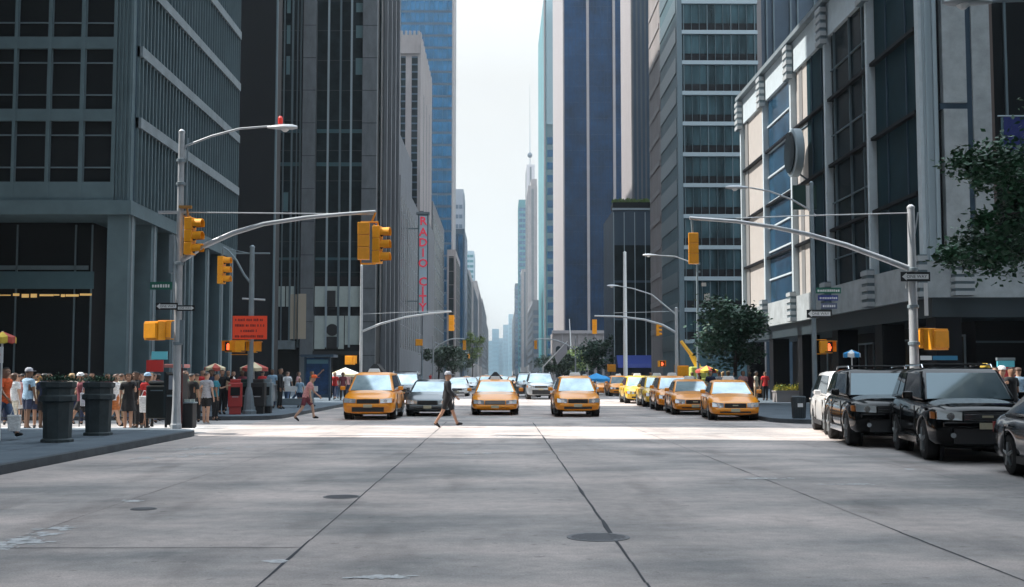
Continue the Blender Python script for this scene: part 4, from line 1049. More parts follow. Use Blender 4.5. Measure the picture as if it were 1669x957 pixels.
# low rail behind the crowd
t = thing('low_railing', 'low dark rail with two bars behind the crowd at the left', 'railing', (X_(130,38.2),38.2,0))
b = MB(); xa_, xb_ = X_(-60,38.2), X_(250,38.2)
for z in (.28,.56): b.tube([(xa_,38.2,z),(xb_,38.2,z)], .022, 6)
b.build('bar', M_dark, t)
x = xa_
while x < xb_: b = MB(); b.tube([(x,38.2,0),(x,38.2,.58)], .02, 6); b.build('post', M_dark, t); x += .95
def boxy(name, label, cat, px, py, w, h, d, parts, Y=None, z=.15):
    Y = Y or 3135/(py-612); x = X_(px, Y); t = thing(name, label, cat, (x, Y, z))
    for nm, m, (x0,x1,y0,y1,z0,z1), bev in parts: 
        b = MB(); b.box(x0,x1,y0,y1,z0,z1); b.build(nm, m, t, bevel=bev, local=True)
    return t
M_redm = mat('red_painted_metal', (.38,.02,.02), .4, coat=.3)
M_pink = mat('faded_pink_panel', (.55,.22,.2), .6)
# phone kiosk
boxy('phone_kiosk', 'black phone kiosk with a pink topped red frame beside the near left mast', 'phone booth', 287, 700, 0,0,0, [
  ('cabinet', M_dark, (-.2,.26,-.3,.3,.1,1.55), .02), ('frame', mat('dark_red_frame',(.10,.012,.012),.5), (.14,.28,-.34,-.301,.05,1.72), 0), ('roof', M_pink, (-.24,.3,-.36,.36,1.72,1.82), .01),
  ('shelf', M_poled, (-.15,.12,-.36,-.301,.9,.95), 0), ('side_panel', mat('dark_side_panel',(.02,.03,.035),.4), (-.26,-.201,-.3,.3,.3,1.6), 0), ('advert', mat('kiosk_poster',(.22,.25,.3),.5), (-.12,.08,-.312,-.301,1.1,1.5), 0)], Y=33.6)
boxy('mail_box', 'black relay mail box standing left of the phone kiosk', 'mail box', 262, 697, 0,0,0, [
  ('body', mat('mailbox_black',(.012,.015,.014),.4), (-.34,.30,-.3,.3,.25,1.22), .05), ('top', mat('mailbox_top',(.02,.024,.026),.35), (-.30,.26,-.26,.26,1.22,1.34), .06), 
  ('leg', M_dark, (-.32,-.26,-.28,-.22,0,.25), 0), ('leg', M_dark, (.22,.28,-.28,-.22,0,.25), 0), ('leg', M_dark, (.22,.28,.22,.28,0,.25), 0), ('leg', M_dark, (-.32,-.26,.22,.28,0,.25), 0), ('flap', M_poled, (-.2,.16,-.31,-.301,1.05,1.08), 0)], Y=34.2)
t = boxy('litter_bin', 'dark mesh litter bin right of the phone kiosk', 'litter bin', 305, 700, 0,0,0, [('rim', M_poled, (-.26,.26,-.26,.26,.70,.74), .01), ('body', M_dark, (-.24,.24,-.24,.24,0,.70), .03)], Y=33.7)
b = MB(); r = random.Random(4)
for k in range(7): 
    p = Vector((r.uniform(-.18,.18), r.uniform(-.18,.18), .76)); b.box(p.x-.05,p.x+.05,p.y-.04,p.y+.04,p.z-.03,p.z+.06)
b.build('rubbish', M_palep, t, local=True)
# information sign & red panel behind the kiosk
Yk = 40; x = X_(265, Yk)
t = thing('pavement_map_sign', 'turquoise topped sign with a red panel behind the phone kiosk', 'sign', (x,Yk,0))
b = MB(); b.box(x-.55,x+.02,Yk-.04,Yk+.04,Z_(596+10,Yk,260),Z_(587,Yk,260)); b.build('red_panel', M_redm, t)
b = MB(); b.box(X_(247,Yk),X_(272,Yk),Yk-.05,Yk+.05,Z_(586,Yk,260),Z_(573,Yk,260)); b.build('header', mat('turquoise_sign',(.10,.42,.52),.5), t)
b = MB(); b.tube([(x-.4,Yk,0),(x-.4,Yk,Z_(580,Yk,260))],.04); b.build('post', M_poled, t)
# news boxes
def newsbox(px, py, m, label, rz=0, s_=1):
    Y = 3135/(py-612)
    t = boxy('newspaper_box', label, 'newspaper box', px, py, 0,0,0, [('body', m, (-.27,.27,-.22,.22,.28,1.22), .03), ('window', M_dglass, (-.18,.18,-.235,-.221,.72,1.05), 0), ('coin_unit', m, (-.2,.2,-.15,.15,1.22,1.36), .02),
      ('pedestal', M_redm if m == M_redm else M_dark, (-.22,.22,-.18,.18,.0,.279), .01), ('handle', M_pole, (-.12,.12,-.26,-.236,.66,.69), 0)], Y=Y)
    t.rotation_euler.z = R(rz); t.scale = (s_,s_,s_); return t
newsbox(384, 681, M_redm, 'red newspaper box left of the far left signal post', 12, 1.0)
newsbox(422, 680, M_dark, 'black newspaper box right of the far left signal post')
newsbox(434, 679, M_poled, 'grey newspaper box furthest right of the row by the post')
newsbox(398, 678, mat('dark_green_box',(.02,.05,.05),.5), 'dark green newspaper box behind the far left signal post')
# white trestle barrier
Y = 55; t = thing('trestle_barrier', 'white slatted street barrier right of the newspaper boxes', 'barrier', (X_(480,Y),Y,.15))
b = MB(); b.box(-1.1,1.1,-.03,.03,.75,1.0); b.build('rail', M_wht, t, local=True)
for x in (-.85,.85): b = MB(); b.tube([(x,-.35,0),(x,0,.9)],.035,6); b.tube([(x,.35,0),(x,0,.9)],.035,6); b.build('trestle', M_poled, t, local=True)
b = MB(); b.box(-.9,.9,-.25,.25,.12,.42); b.build('foot_board', M_conc_l, t, local=True)
# bus shelter with blue advert
Y = 70; x0_, x1_ = X_(496,Y), X_(539,Y)
t = thing('bus_shelter', 'dark framed bus shelter with a blue lit advertisement panel on the left pavement', 'bus shelter', ((x0_+x1_)/2,Y,.15))
b = MB()
b.box(x0_,x0_+.1,Y-.1,Y+.1,.15,2.75); b.box(x1_-.1,x1_,Y-.1,Y+.1,.15,2.75); b.box(x0_+.101,x1_-.101,Y-.1,Y+.1,.35,.5); b.build('frame', M_slate, t)
b = MB(); b.box(x0_-.2,x1_+.2,Y-.3,Y+1.6,2.751,2.9); b.build('roof', M_slate, t)
b = MB(); b.box(x0_+.11,x1_-.11,Y-.06,Y+.06,.51,2.70); b.build('poster', mat('blue_poster',(.012,.04,.10),.3,var=.8,vscale=2.5), t)
b = MB(); b.box(x0_+.15,x1_-.15,Y-.075,Y-.061,2.35,2.6); b.build('header', mat('teal_header',(.10,.2,.24),.4), t)
b = MB(); b.box(x0_+.101,x1_-.101,Y+1.3,Y+1.35,.3,2.7); b.build('back_glass', M_dglass, t)
# parasols and carts
def parasol(label, px, py_top, Y, w, m1, m2, h=None, z0=.15):
    x = X_(px, Y); zt_ = Z_(py_top, Y, px); t = thing('parasol', label, 'parasol', (x,Y,z0))
    b = MB(); b.tube([(x,Y,z0),(x,Y,zt_)], .025, 8); b.build('pole', M_wht, t)
    n = 16; top = None; b = MB(); ap = b.bm.verts.new((x,Y,zt_)); ring = b.pts([(x+w/2*math.cos(2*math.pi*k/n), Y+w/2*math.sin(2*math.pi*k/n), zt_-w*.2-(.03 if k%2 else 0)) for k in range(n)])
    low = b.pts([(v.co.x, v.co.y, v.co.z-.14) for v in ring])
    for k in range(n):
        b.mi = (k//2) % 2; b.face([ap, ring[k], ring[(k+1)%n]]); b.face([ring[k], low[k], low[(k+1)%n], ring[(k+1)%n]])
    b.build('canopy', [m1, m2], t); return t
M_yel = mat('yellow_canvas',(.75,.55,.08),.8); M_redc = mat('red_canvas',(.45,.08,.06),.8); M_crm = mat('cream_canvas',(.7,.6,.4),.8); M_bluc = mat('blue_canvas',(.02,.25,.55),.8)
def cart(label, px, Y, L_=1.5, z0=.15):
    x = X_(px, Y); t = thing('food_cart', label, 'food cart', (x,Y,z0))
    b = MB(); b.box(x-L_/2,x+L_/2,Y-.4,Y+.4,z0+.35,z0+1.05); b.build('body', M_pole, t, bevel=.03)
    b = MB(); b.box(x-L_/2+.1,x+L_/2-.1,Y-.42,Y-.401,z0+.45,z0+.95); b.build('front_panel', M_yel, t)
    b = MB(); b.box(x-L_/2-.05,x+L_/2+.05,Y-.45,Y+.45,z0+1.051,z0+1.1); b.build('counter', M_pole, t)
    for sx in (-1,1):
        b = MB(); b.tube([(x+sx*L_*.35,Y-.46,z0+.25),(x+sx*L_*.35,Y-.40,z0+.25)], .25, 16); b.build('wheel', M_dark, t)
    return t
parasol('yellow and red parasol at the far left edge over a snack cart', 2, 540, 27.0, .6, M_yel, M_redc)
cart('steel snack cart at the far left edge under the yellow parasol', -75, 27.4)
Y=27; b = MB(); q0,q1 = P(2,566,Y), P(18,592,Y); b.box(q0.x,q1.x,Y-.45,Y-.43,q1.z,q0.z); o = b.build('snack_price_sign', M_wht); tag(o,'small white sign with an orange snack picture at the far left edge','sign'); 
b = MB(); b.lathe((0,0,0),[(.06,0),(.06,.004)],14); c_ = b.build('picture', mat('orange_print',(.6,.15,.05),.6), o, local=True); c_.rotation_euler=(R(90),0,0); c_.location=((q0.x+q1.x)/2,Y-.452,(q0.z+q1.z)/2)
parasol('red and cream parasol above the crowd left of the far left post', 350, 592, 50, .9, M_redc, M_crm)
parasol('cream and red parasol right behind the far left post', 414, 590, 52, 1.25, M_crm, M_redc)
cart('snack cart with yellow front behind the far left post', 414, 52.2, 1.9)
parasol('white parasol beside the bus shelter', 563, 599, 76, 2.2, M_crm, M_wht)
parasol('bright blue parasol behind the compact taxi', 972, 608, 92, 2.2, M_bluc, M_bluc)
parasol('smaller blue parasol right of the bright blue one', 985, 612, 96, 1.8, M_bluc, M_bluc)
parasol('yellow and red parasol behind the boom lift', 1152, 596, 66, 1.3, M_redc, M_yel)
parasol('small blue and white parasol before the dark lobby on the right', 1389, 570, 42.5, .62, M_bluc, M_wht)
# litter bin and flower bed right
Y = 40.9; x = X_(1301,Y)
t = thing('litter_bin', 'dark cylindrical litter bin on the far right corner kerb', 'litter bin', (x,Y,.15))
b = MB(); b.lathe((x,Y,.15), [(.21,0),(.25,.72),(.25,.76),(.2,.78)], 18); b.build('body', mat('bin_dark',(.035,.05,.06),.5), t, smooth=30)
b = MB()
for k in range(18): a = 2*math.pi*k/18; b.tube([(x+.222*math.cos(a),Y+.222*math.sin(a),.17),(x+.262*math.cos(a),Y+.262*math.sin(a),.86)], .008, 4)
b.build('wire_basket', M_dark, t)
b = MB(); b.box(x-.1,x+.08,Y-.265,Y-.245,.55,.68); b.build('label_plate', M_wht, t)
Y = 66; x0_, x1_ = X_(1262,Y), X_(1336,Y)
t = thing('flower_bed', 'long stone planter full of yellow flowers on the right pavement', 'planter', ((x0_+x1_)/2,Y,.15))
b = MB(); b.box(x0_,x1_,Y-.5,Y+.5,.15,.72); b.box(x0_-.04,x1_+.04,Y-.54,Y+.54,.721,.80); b.build('trough', M_stone, t)
b = MB(); r = random.Random(6)
for k in range(2600):
    p = Vector((r.uniform(x0_,x1_), Y+r.uniform(-.5,.5), .80+abs(r.gauss(0,.13)))); a = Vector((r.gauss(0,1),r.gauss(0,1),r.gauss(0,1))).normalized(); w = a.cross(Vector((r.random(),.3,1))).normalized(); l = .05
    b.mi = 1 if r.random() < .45 else 0; b.quad([p-a*l,p+w*l*.6,p+a*l,p-w*l*.6])
b.build('flowers', [mat('flower_leaf',(.10,.17,.04),.7), mat('yellow_petal',(.6,.5,.08),.7)], t)
# info kiosk at right edge
Y = 34; x0_, x1_ = X_(1626,Y), X_(1653,Y)
t = thing('advert_kiosk', 'kiosk panel with a red lower half and turquoise top at the right edge', 'sign', ((x0_+x1_)/2,Y,.15))
b = MB(); b.box(x0_,x1_,Y-.05,Y+.05,Z_(626,Y,1640),Z_(598.5,Y,1640)); b.build('red_panel', mat('poster_red',(.42,.03,.04),.5,var=.3,vscale=6), t)
b = MB(); b.box(x0_,x1_,Y-.05,Y+.05,Z_(598,Y,1640),Z_(588,Y,1640)); b.build('turquoise_panel', mat('poster_turquoise',(.10,.45,.55),.5), t)
b = MB(); b.box(x0_-.02,x1_+.02,Y-.06,Y+.06,Z_(587.6,Y,1640),Z_(583,Y,1640)); b.build('top_frame', M_conc_l, t)
for xx in (x0_+.06, x1_-.06): b = MB(); b.tube([(xx,Y,.15),(xx,Y,Z_(620,Y,1640))],.03,6); b.build('leg', M_poled, t)
Y = 43.6
for (a, c, t_, bt, m, lab) in ((1501,1519,580,587,M_wht,'small white shop sign over the dark entrance on the right'),(1521,1561,580,587,mat('blue_shop_sign',(.04,.22,.38),.5),'long blue shop sign over the dark entrance on the right')):
    b = MB(); b.box(X_(a,Y),X_(c,Y),Y-.03,Y+.03,Z_(bt,Y,1530),Z_(t_,Y,1530)); o = b.build('shop_sign', m); tag(o, lab, 'sign'); origin_to_base(o)
# boom lift
Y = 74; x = X_(1140,Y)
t = thing('boom_lift', 'yellow and lime boom lift leaning up behind the parked taxis', 'crane', (x,Y,.15))
M_lime = mat('lime_machine_paint',(.45,.5,.12),.5); M_yom = mat('boom_yellow',(.8,.45,.03),.4)
b = MB(); b.box(x-1.1,x+.9,Y-.6,Y+.6,.5,1.5); b.build('chassis', M_lime, t, bevel=.08)
b = MB(); b.box(x-.6,x+.7,Y-.5,Y+.5,1.501,2.2); b.build('turret', M_lime, t, bevel=.08)
b = MB(); b.tube([P(1140,602,Y),P(1127,578,Y)],[.20,.17],4); b.build('lower_boom', M_yom, t)
b = MB(); b.tube([P(1128,580,Y),P(1110,556,Y)],[.13,.10],4); b.build('upper_boom', M_yom, t)
for sx in (-.8,.6): b = MB(); b.tube([(x+sx,Y-.75,.5),(x+sx,Y-.5,.5)],.36,16); b.build('wheel', M_dark, t)
# flag poles with pale flags up the right side
for i, (px, py, ex, ey, Y, lab) in enumerate(((885,598,925,556,175,'long pale slanting flag pole over the right lanes'),(930,560,928,520,230,'upright white pole before the carved pavilion'))):
    a, c = P(px,py,Y), P(ex,ey,Y); t = thing('flag_pole', lab, 'flag pole', (a.x,a.y,0))
    b = MB(); b.tube([(a.x,a.y,0),a,c],[.12,.12,.07],6); b.build('pole', M_wht, t)
    if i == 0:
        b = MB(); d = (c-a); b.slab([a+d*.45, a+d*.98, a+d*.9+Vector((.35,0,-1.3)), a+d*.5+Vector((.3,.1,-1.6))], (0,.03,0)); b.build('flag', mat('pale_flag_cloth',(.42,.42,.45),.8), t)
# ------------------------------------------------------------------ vehicles
M_taxi = mat('taxi_yellow_paint', (.90,.31,.004), .28, coat=.45)
M_taxil = mat('taxi_sunlit_yellow', (.80,.50,.04), .32, coat=.7)  # lighter copy of the taxi yellow, sunlight put into the colour
M_blk = mat('black_car_paint', (.0025,.003,.004), .10, coat=0, spec=.22)
M_hld = mat('smoked_headlamp_glass', (.16,.19,.21), .1, .5, coat=.6)
M_gry = mat('dark_grey_car_paint', (.06,.075,.085), .28, .4, coat=.8)
M_sil = mat('silver_car_paint', (.40,.43,.45), .3, .5, coat=.7)
M_whp = mat('white_car_paint', (.75,.75,.74), .3, coat=.7)
M_nvp = mat('dark_blue_car_paint', (.012,.02,.03), .25, coat=.8)
M_rub = mat('tyre_rubber', (.012,.012,.013), .8)
M_rim = mat('wheel_alloy', (.28,.30,.31), .35, .7)
M_wind = mat('windscreen_glass', (.16,.22,.25), .04, .55, var=1, vscale=.9, col2=(.46,.55,.57))  # pale and dark patches painted in for partly reflected sky
M_wind2 = mat('dark_windscreen_glass', (.08,.115,.13), .04, .4)
M_swin = mat('dark_side_glass', (.02,.03,.035), .05, .25)
M_chr = mat('chrome', (.6,.62,.64), .15, 1)
M_hl = mat('headlamp_glass', (.55,.60,.63), .1, .5, coat=.6)
M_amb = mat('amber_lamp', (.38,.11,.01), .3)
M_tail = mat('tail_lamp', (.35,.02,.02), .3)
M_plate = mat('number_plate', (.45,.42,.30), .5)
M_trim = mat('black_plastic_trim', (.02,.021,.023), .55)
KINDS = dict(
 sedan=dict(L=5.35,W=1.98,nose=.66,hood=.94,belt=1.0,trunk=1.0,roof=1.46,cb=(1.50,2.35,3.55,4.35),wy=(.98,3.86),r=.33,zb=.22),
 coupe=dict(L=4.75,W=1.86,nose=.68,hood=.95,belt=1.0,trunk=1.04,roof=1.47,cb=(1.15,2.05,3.35,4.25),wy=(.9,3.65),r=.33,zb=.2),
 van=dict(L=5.0,W=1.98,nose=.82,hood=1.06,belt=1.12,trunk=1.12,roof=1.76,cb=(.95,1.80,4.55,4.9),wy=(.92,3.9),r=.34,zb=.22),
 hatch=dict(L=4.45,W=1.84,nose=.76,hood=1.0,belt=1.06,trunk=1.1,roof=1.62,cb=(1.0,1.70,3.7,4.3),wy=(.86,3.5),r=.34,zb=.24),
 suv=dict(L=5.05,W=2.02,nose=1.0,hood=1.16,belt=1.2,trunk=1.2,roof=1.80,cb=(1.38,2.12,4.55,4.95),wy=(.95,3.95),r=.39,zb=.28))
def car(kind, paint, label, cat, extras=(), name=None, group=None):
    k = KINDS[kind]; Lc, Wc = k['L'], k['W']; w = Wc/2; r = k['r']; ra = r+.07
    t = thing(name or {'sedan':'saloon_car','coupe':'saloon_car','van':'minivan','hatch':'hatchback','suv':'sport_utility_car'}[kind], label, cat, group=group)
    ys = {0:0,.05:0,.16:0,.32:0}
    st = [0,.05,.16,.32]
    for c in k['wy']: st += [c-ra*1.02,c-ra,c-ra*.85,c-ra*.5,c,c+ra*.5,c+ra*.85,c+ra,c+ra*1.02]
    st += [k['cb'][0],(k['wy'][0]+k['wy'][1])/2,k['cb'][3],Lc-.3,Lc-.12,Lc-.04,Lc]
    st = sorted(set(round(a,3) for a in st))
    def top(y):
        P_ = [(0,k['nose']-.09),(.06,k['nose']-.03),(.2,k['nose']+.04),(.5,k['nose']+.6*(k['hood']-k['nose'])),(k['cb'][0],k['hood']),(k['cb'][0]+.5,k['belt']),(k['cb'][3]-.2,k['belt']),(Lc-.25,k['trunk']-.02),(Lc-.05,k['trunk']-.1),(Lc,k['trunk']-.2)]
        for (a,b_),(c,d) in zip(P_,P_[1:]):
            if a <= y <= c: return b_+(d-b_)*(y-a)/(c-a)
        return P_[-1][1]
    def hw(y):
        e = min(y, Lc-y); return w*(.86+.14*min(1,(e/.55))**.5) if e < .55 else w
    b = MB(); rings = []
    for y in st:
        W_ = hw(y); zt = top(y); zb = k['zb'] + (.10 if y < .04 or y > Lc-.02 else .03 if y < .1 or y > Lc-.1 else 0); za = zb+.03
        for c in k['wy']:
            d = abs(y-c)
            if d < ra*1.001: za = max(za, r + math.sqrt(max(0, ra*ra-d*d)))
        zm = max(za+.03, zb+(zt-zb)*.55); zsx = zt-(zt-zb)*.14
        zm = min(zm, zsx-.02)
        half = [(W_-.32,zb),(W_-.32,za),(W_*.965,za),(W_*.995,(za+zm)/2),(W_,zm),(W_*.965,zsx),(W_*.80,zt),(W_*.4,zt+.025)]
        pts = [(a,y,z) for a,z in half] + [(0,y,zt+.03)] + [(-a,y,z) for a,z in half[::-1]] + [(0,y,zb)]
        rings.append(b.pts(pts))
    n = len(rings[0])
    for i in range(len(rings)-1):
        for j in range(n): b.face([rings[i][j],rings[i][(j+1)%n],rings[i+1][(j+1)%n],rings[i+1][j]])
    b.face(rings[0]); b.face(rings[-1][::-1]); body_ = b.build('body', paint, t, smooth=50, local=True)
    ss = body_.modifiers.new('sub','SUBSURF'); ss.levels = 1; ss.render_levels = 1
    # cabin
    c0,c1,c2,c3 = k['cb']; zb = k['belt']-.03; zr = k['roof']; wb = w-.06; wr = w-.27 if kind != 'suv' else w-.22
    zf = k['hood']-.03
    B = [(-wb+.05,c0,zf),(wb-.05,c0,zf),(wb,(c0+c3)/2,zb),(wb-.04,c3,zb-.02),(-wb+.04,c3,zb-.02),(-wb,(c0+c3)/2,zb)]
    T_ = [(-wr+.04,c1,zr-.05),(wr-.04,c1,zr-.05),(wr,(c1+c2)/2,zr-.03),(wr-.04,c2,zr-.05),(-wr+.04,c2,zr-.05),(-wr,(c1+c2)/2,zr-.03)]
    b = MB(); vb = b.pts(B); vt = b.pts(T_)
    for i in range(6): b.face([vb[i],vb[(i+1)%6],vt[(i+1)%6],vt[i]])
    inn = b.pts([(x*.72, y+(.12 if y < (c1+c2)/2-.1 else -.12 if y > (c1+c2)/2+.1 else 0), zr+.01) for x,y,z in T_])
    for i in range(6): b.face([vt[i],vt[(i+1)%6],inn[(i+1)%6],inn[i]])
    b.face(inn); b.face(vb[::-1]); b.build('cabin', paint, t, smooth=50, bevel=.06, local=True)
    def glass(name, m, p00, p10, p11, p01, u0, u1, v0, v1, off=.016):
        p00,p10,p11,p01 = map(Vector,(p00,p10,p11,p01))
        f = lambda u,v: (p00*(1-u)+p10*u)*(1-v)+(p01*(1-u)+p11*u)*v
        nrm = (p10-p00).cross(p01-p00).normalized()
        cen = f(.5,.5); 
        if nrm.dot(cen-Vector((0,(c1+c2)/2,zr-.6))) < 0: nrm = -nrm
        q = [f(u0,v0)+nrm*.002,f(u1,v0)+nrm*.002,f(u1,v1)+nrm*.002,f(u0,v1)+nrm*.002]
        g = MB(); g.slab(q, nrm*off); return g.build(name, m, t, local=True)
    glass('windscreen', M_wind2 if paint is M_blk else M_wind, B[0],B[1],T_[1],T_[0], .05,.95,.06,.90)
    glass('rear_window', M_swin, B[3],B[4],T_[4],T_[3], .07,.93,.15,.88)
    for sd_ in (1,-1):
        if sd_ == 1: Fb, Mb_, Rb, Ft, Mt, Rt = B[1],B[2],B[3],T_[1],T_[2],T_[3]
        else: Fb, Mb_, Rb, Ft, Mt, Rt = B[0],B[5],B[4],T_[0],T_[5],T_[4]
        glass('side_window', M_swin, Fb,Mb_,Mt,Ft, .10,.95,.12,.88); glass('side_window', M_swin, Mb_,Rb,Rt,Mt, .05,.88 if kind in('sedan','coupe') else .45,.12,.88)
        if kind not in ('sedan','coupe'): glass('side_window', M_swin, Mb_,Rb,Rt,Mt, .52,.90,.12,.88)
        # mirror
        b = MB(); mx_ = sd_*(w+.02); b.box(min(mx_,mx_+sd_*.19),max(mx_,mx_+sd_*.19),c0+.28,c0+.42,k['belt']-.03,k['belt']+.12); b.build('mirror', paint, t, bevel=.03, local=True)
        # door seams & handles
        b = MB(); mid_ = (c0+c3)/2
        for yy in (c0+.32, mid_+.05, c3-.45): b.box(*(sorted((sd_*(w-.02), sd_*(w+.004)))), yy-.008, yy+.008, k['zb']+.12, k['belt']-.16)
        b.build('door_seam', M_dark, t, local=True)
        for yy in (mid_-.2, c3-.75):
            b = MB(); b.box(*(sorted((sd_*(w-.01), sd_*(w+.03)))), yy, yy+.2, k['belt']-.20, k['belt']-.165); b.build('door_handle', M_chr if kind=='suv' else paint, t, local=True)
        b = MB(); b.box(*(sorted((sd_*(w-.03), sd_*(w+.012)))), k['wy'][0]+ra+.06, k['wy'][1]-ra-.06, k['zb']+.02, k['zb']+.14); b.build('sill', M_trim if kind != 'suv' else M_chr, t, local=True)
    # lamps, grille, bumper
    zn = k['nose']; 
    for sd_ in (1,-1):
        b = MB(); xi, xo = sd_*(w*.46), sd_*(w*.90); h0, h1 = zn-.20, zn-.045
        a = [(xi,-.045,h0),(xo,-.02,h0+.02),(xo,.015,h1+.035),(xi,-.03,h1)]; b.slab(a, (0,.1,0)); hl = b.build('headlamp', M_hld if paint is M_blk else M_hl, t, local=True); b = MB(); b.lathe((0,0,0), [(.055,0),(.07,.02)], 14); bb_ = b.build('bulb', M_chr, hl, local=True); bb_.rotation_euler=(R(90),0,0); bb_.location=(xi*.55+xo*.45,-.02,(h0+h1)/2)
        b = MB(); b.slab([(sd_*(w*.91),.115,h0+.02),(sd_*(w*.965),.24,h0+.03),(sd_*(w*.965),.26,h1),(sd_*(w*.91),.15,h1)], (0,.1,0)); b.build('indicator', M_amb, t, local=True)
        b = MB(); b.box(*(sorted((sd_*w*.62, sd_*w*.88))), Lc-.07, Lc+.012, k['trunk']-.38, k['trunk']-.2); b.build('tail_lamp', M_tail, t, local=True)
    b = MB(); b.box(-w*.42,w*.42,-.03,.03,zn-.215,zn-.05); gr = b.build('grille', M_trim, t, local=True)
    b = MB(); 
    for q in range(3): b.box(-w*.41,w*.41,-.038,-.0305,zn-.18+q*.045,zn-.172+q*.045)
    b.build('grille_bar', M_chr if kind in ('suv','sedan') else M_dark, gr, local=True)
    b = MB(); zb0_ = k['zb']; b.box(-w*.80,w*.80,-.07,.1,zn-.34,zn-.22); b.build('bumper', paint, t, bevel=.03, local=True)
    b = MB(); b.box(-w*.6,w*.6,-.015,.06,zb0_+.08,zn-.35); b.build('air_intake', M_trim, t, local=True)
    b = MB(); b.box(-.16,.16,-.082,-.0705,zn-.36,zn-.24); b.build('number_plate', M_plate, t, local=True)
    b = MB(); b.box(-.16,.16,Lc,Lc+.012,k['trunk']-.4,k['trunk']-.28); b.build('number_plate', M_plate, t, local=True)
    b = MB(); b.box(-w+.33,w-.33,.35,Lc-.3,zb0_-.03,zb0_-.003); b.build('underbody', M_dark, t, local=True)
    for cy in k['wy']:
        for sd_ in (1,-1):
            x0_, x1_ = sd_*(w-.25), sd_*(w-.02)
            b = MB(); b.tube([(x0_,cy,r),(x0_+sd_*.02,cy,r),(x1_-sd_*.02,cy,r),(x1_,cy,r)],[r-.02,r,r,r-.03],24); wh_ = b.build('wheel', M_rub, t, smooth=40, local=True)
            b = MB(); b.tube([(x1_-sd_*.06,cy,r),(x1_+sd_*.004,cy,r)],[r*.66,r*.66],20)
            b.build('rim', M_trim, wh_, local=True)
            b = MB()
            for q in range(5):
                a = 2*math.pi*q/5+.3; p0 = Vector((x1_+sd_*.008,cy,r)); p1 = p0+Vector((0,math.cos(a),math.sin(a)))*r*.62; b.tube([p0,p1],[r*.10,r*.08],5)
            b.tube([(x1_-sd_*.0,cy,r),(x1_+sd_*.012,cy,r)],[r*.2,r*.18],12)
            b.build('spokes', M_rim, wh_, local=True)
            b = MB(); b.tube([(sd_*(w-.34),cy,r+.0),(sd_*(w-.26),cy,r+.0)],[ra*.98,ra*.98],20); b.build('wheel_arch_liner', M_dark, t, local=True)
    if 'taxi' in extras:
        b = MB(); b.hexa([(-.24,c1+.15,zr),(.24,c1+.15,zr),(.24,c1+.45,zr),(-.24,c1+.45,zr)],[(-.18,c1+.2,zr+.15),(.18,c1+.2,zr+.15),(.18,c1+.4,zr+.15),(-.18,c1+.4,zr+.15)]); b.build('roof_lamp', M_wht, t, bevel=.02, local=True)
    if 'advert' in extras:
        b = MB(); b.hexa([(-.34,c1+.5,zr+.02),(.34,c1+.5,zr+.02),(.34,c1+1.9,zr+.02),(-.34,c1+1.9,zr+.02)],[(-.06,c1+.6,zr+.34),(.06,c1+.6,zr+.34),(.06,c1+1.8,zr+.34),(-.06,c1+1.8,zr+.34)]); b.build('roof_advert', M_dark, t, local=True)
    if 'rails' in extras:
        for sd_ in (1,-1):
            b = MB(); xx = sd_*(wr-.1); b.tube([(xx,c1+.25,zr),(xx,c1+.35,zr+.07),(xx,c2-.3,zr+.07),(xx,c2-.2,zr)], .018, 6); b.build('roof_rail', M_chr, t, local=True)
        for yy in (c1+.7, c2-.8):
            b = MB(); b.tube([(-wr+.1,yy,zr+.08),(wr-.1,yy,zr+.08)], .02, 6); b.build('cross_bar', M_trim, t, local=True)
    if 'emblem' in extras:
        b = MB(); b.box(-.10,.10,-.05,-.0385,zn-.145,zn-.105); b.build('badge', M_plate, t, local=True)
        b = MB()
        for sd_ in (1,-1): b.tube([(sd_*w*.62,-.05,zb0_+.24),(sd_*w*.62,.1,zb0_+.24)], .05, 12)
        b.build('fog_lamp', M_hl, t, local=True)
    return t
def put(o, px, y, rz=0, x=None): o.location = (X_(px,y) if x is None else x, y, .004); o.rotation_euler.z = R(rz); return o
GT = 'yellow taxis waiting in the lanes'; GP = 'yellow taxis parked along the right kerb'
crown = put(car('sedan', M_taxi, 'low wide yellow taxi saloon in the centre of the avenue', 'taxi', ('taxi','advert'), 'taxi_cab', GT), 807, 48.3)
mini = put(car('van', M_taxi, 'yellow taxi minivan with a dark band along its roof, left of the dark saloon', 'taxi', ('taxi','advert'), 'taxi_cab', GT), 600, 43.4)
hat = put(car('hatch', M_taxi, 'tall yellow taxi hatchback right of the centre taxi', 'taxi', ('taxi',), 'taxi_cab', GT), 942, 46.3)
coup = put(car('coupe', M_taxi, 'yellow taxi saloon at the front of the right hand row', 'taxi', ('taxi','emblem'), 'taxi_cab', GP), 1198, 42.6, -5)
for src, px, Y, rz, lab in ((coup,1133,48.6,-3,'yellow taxi second in the right hand row'),(hat,1103,54.2,-2,'yellow taxi third in the right hand row'),
                            (coup,1062,73.0,2,'sunlit yellow taxi fifth in the right hand row'),(hat,1012,92,0,'orange yellow taxi far back near the blue parasols'),(coup,988,99,0,'last orange taxi of the row behind the compact one'),
                            ):
    c = copy_tree(src); c['label'] = lab; c['group'] = GP; put(c, px, Y, rz)
sw = {M_taxi: M_taxil}
c = copy_tree(hat, swap=sw); c['label'] = 'sunlit yellow taxi fourth in the right hand row'; c['group'] = GP; put(c, 1079, 60.5)
c = copy_tree(hat, swap=sw); c['label'] = 'sunlit yellow taxi standing out left of the right hand row'; c['group'] = GP; put(c, 1045, 68.5, 0)
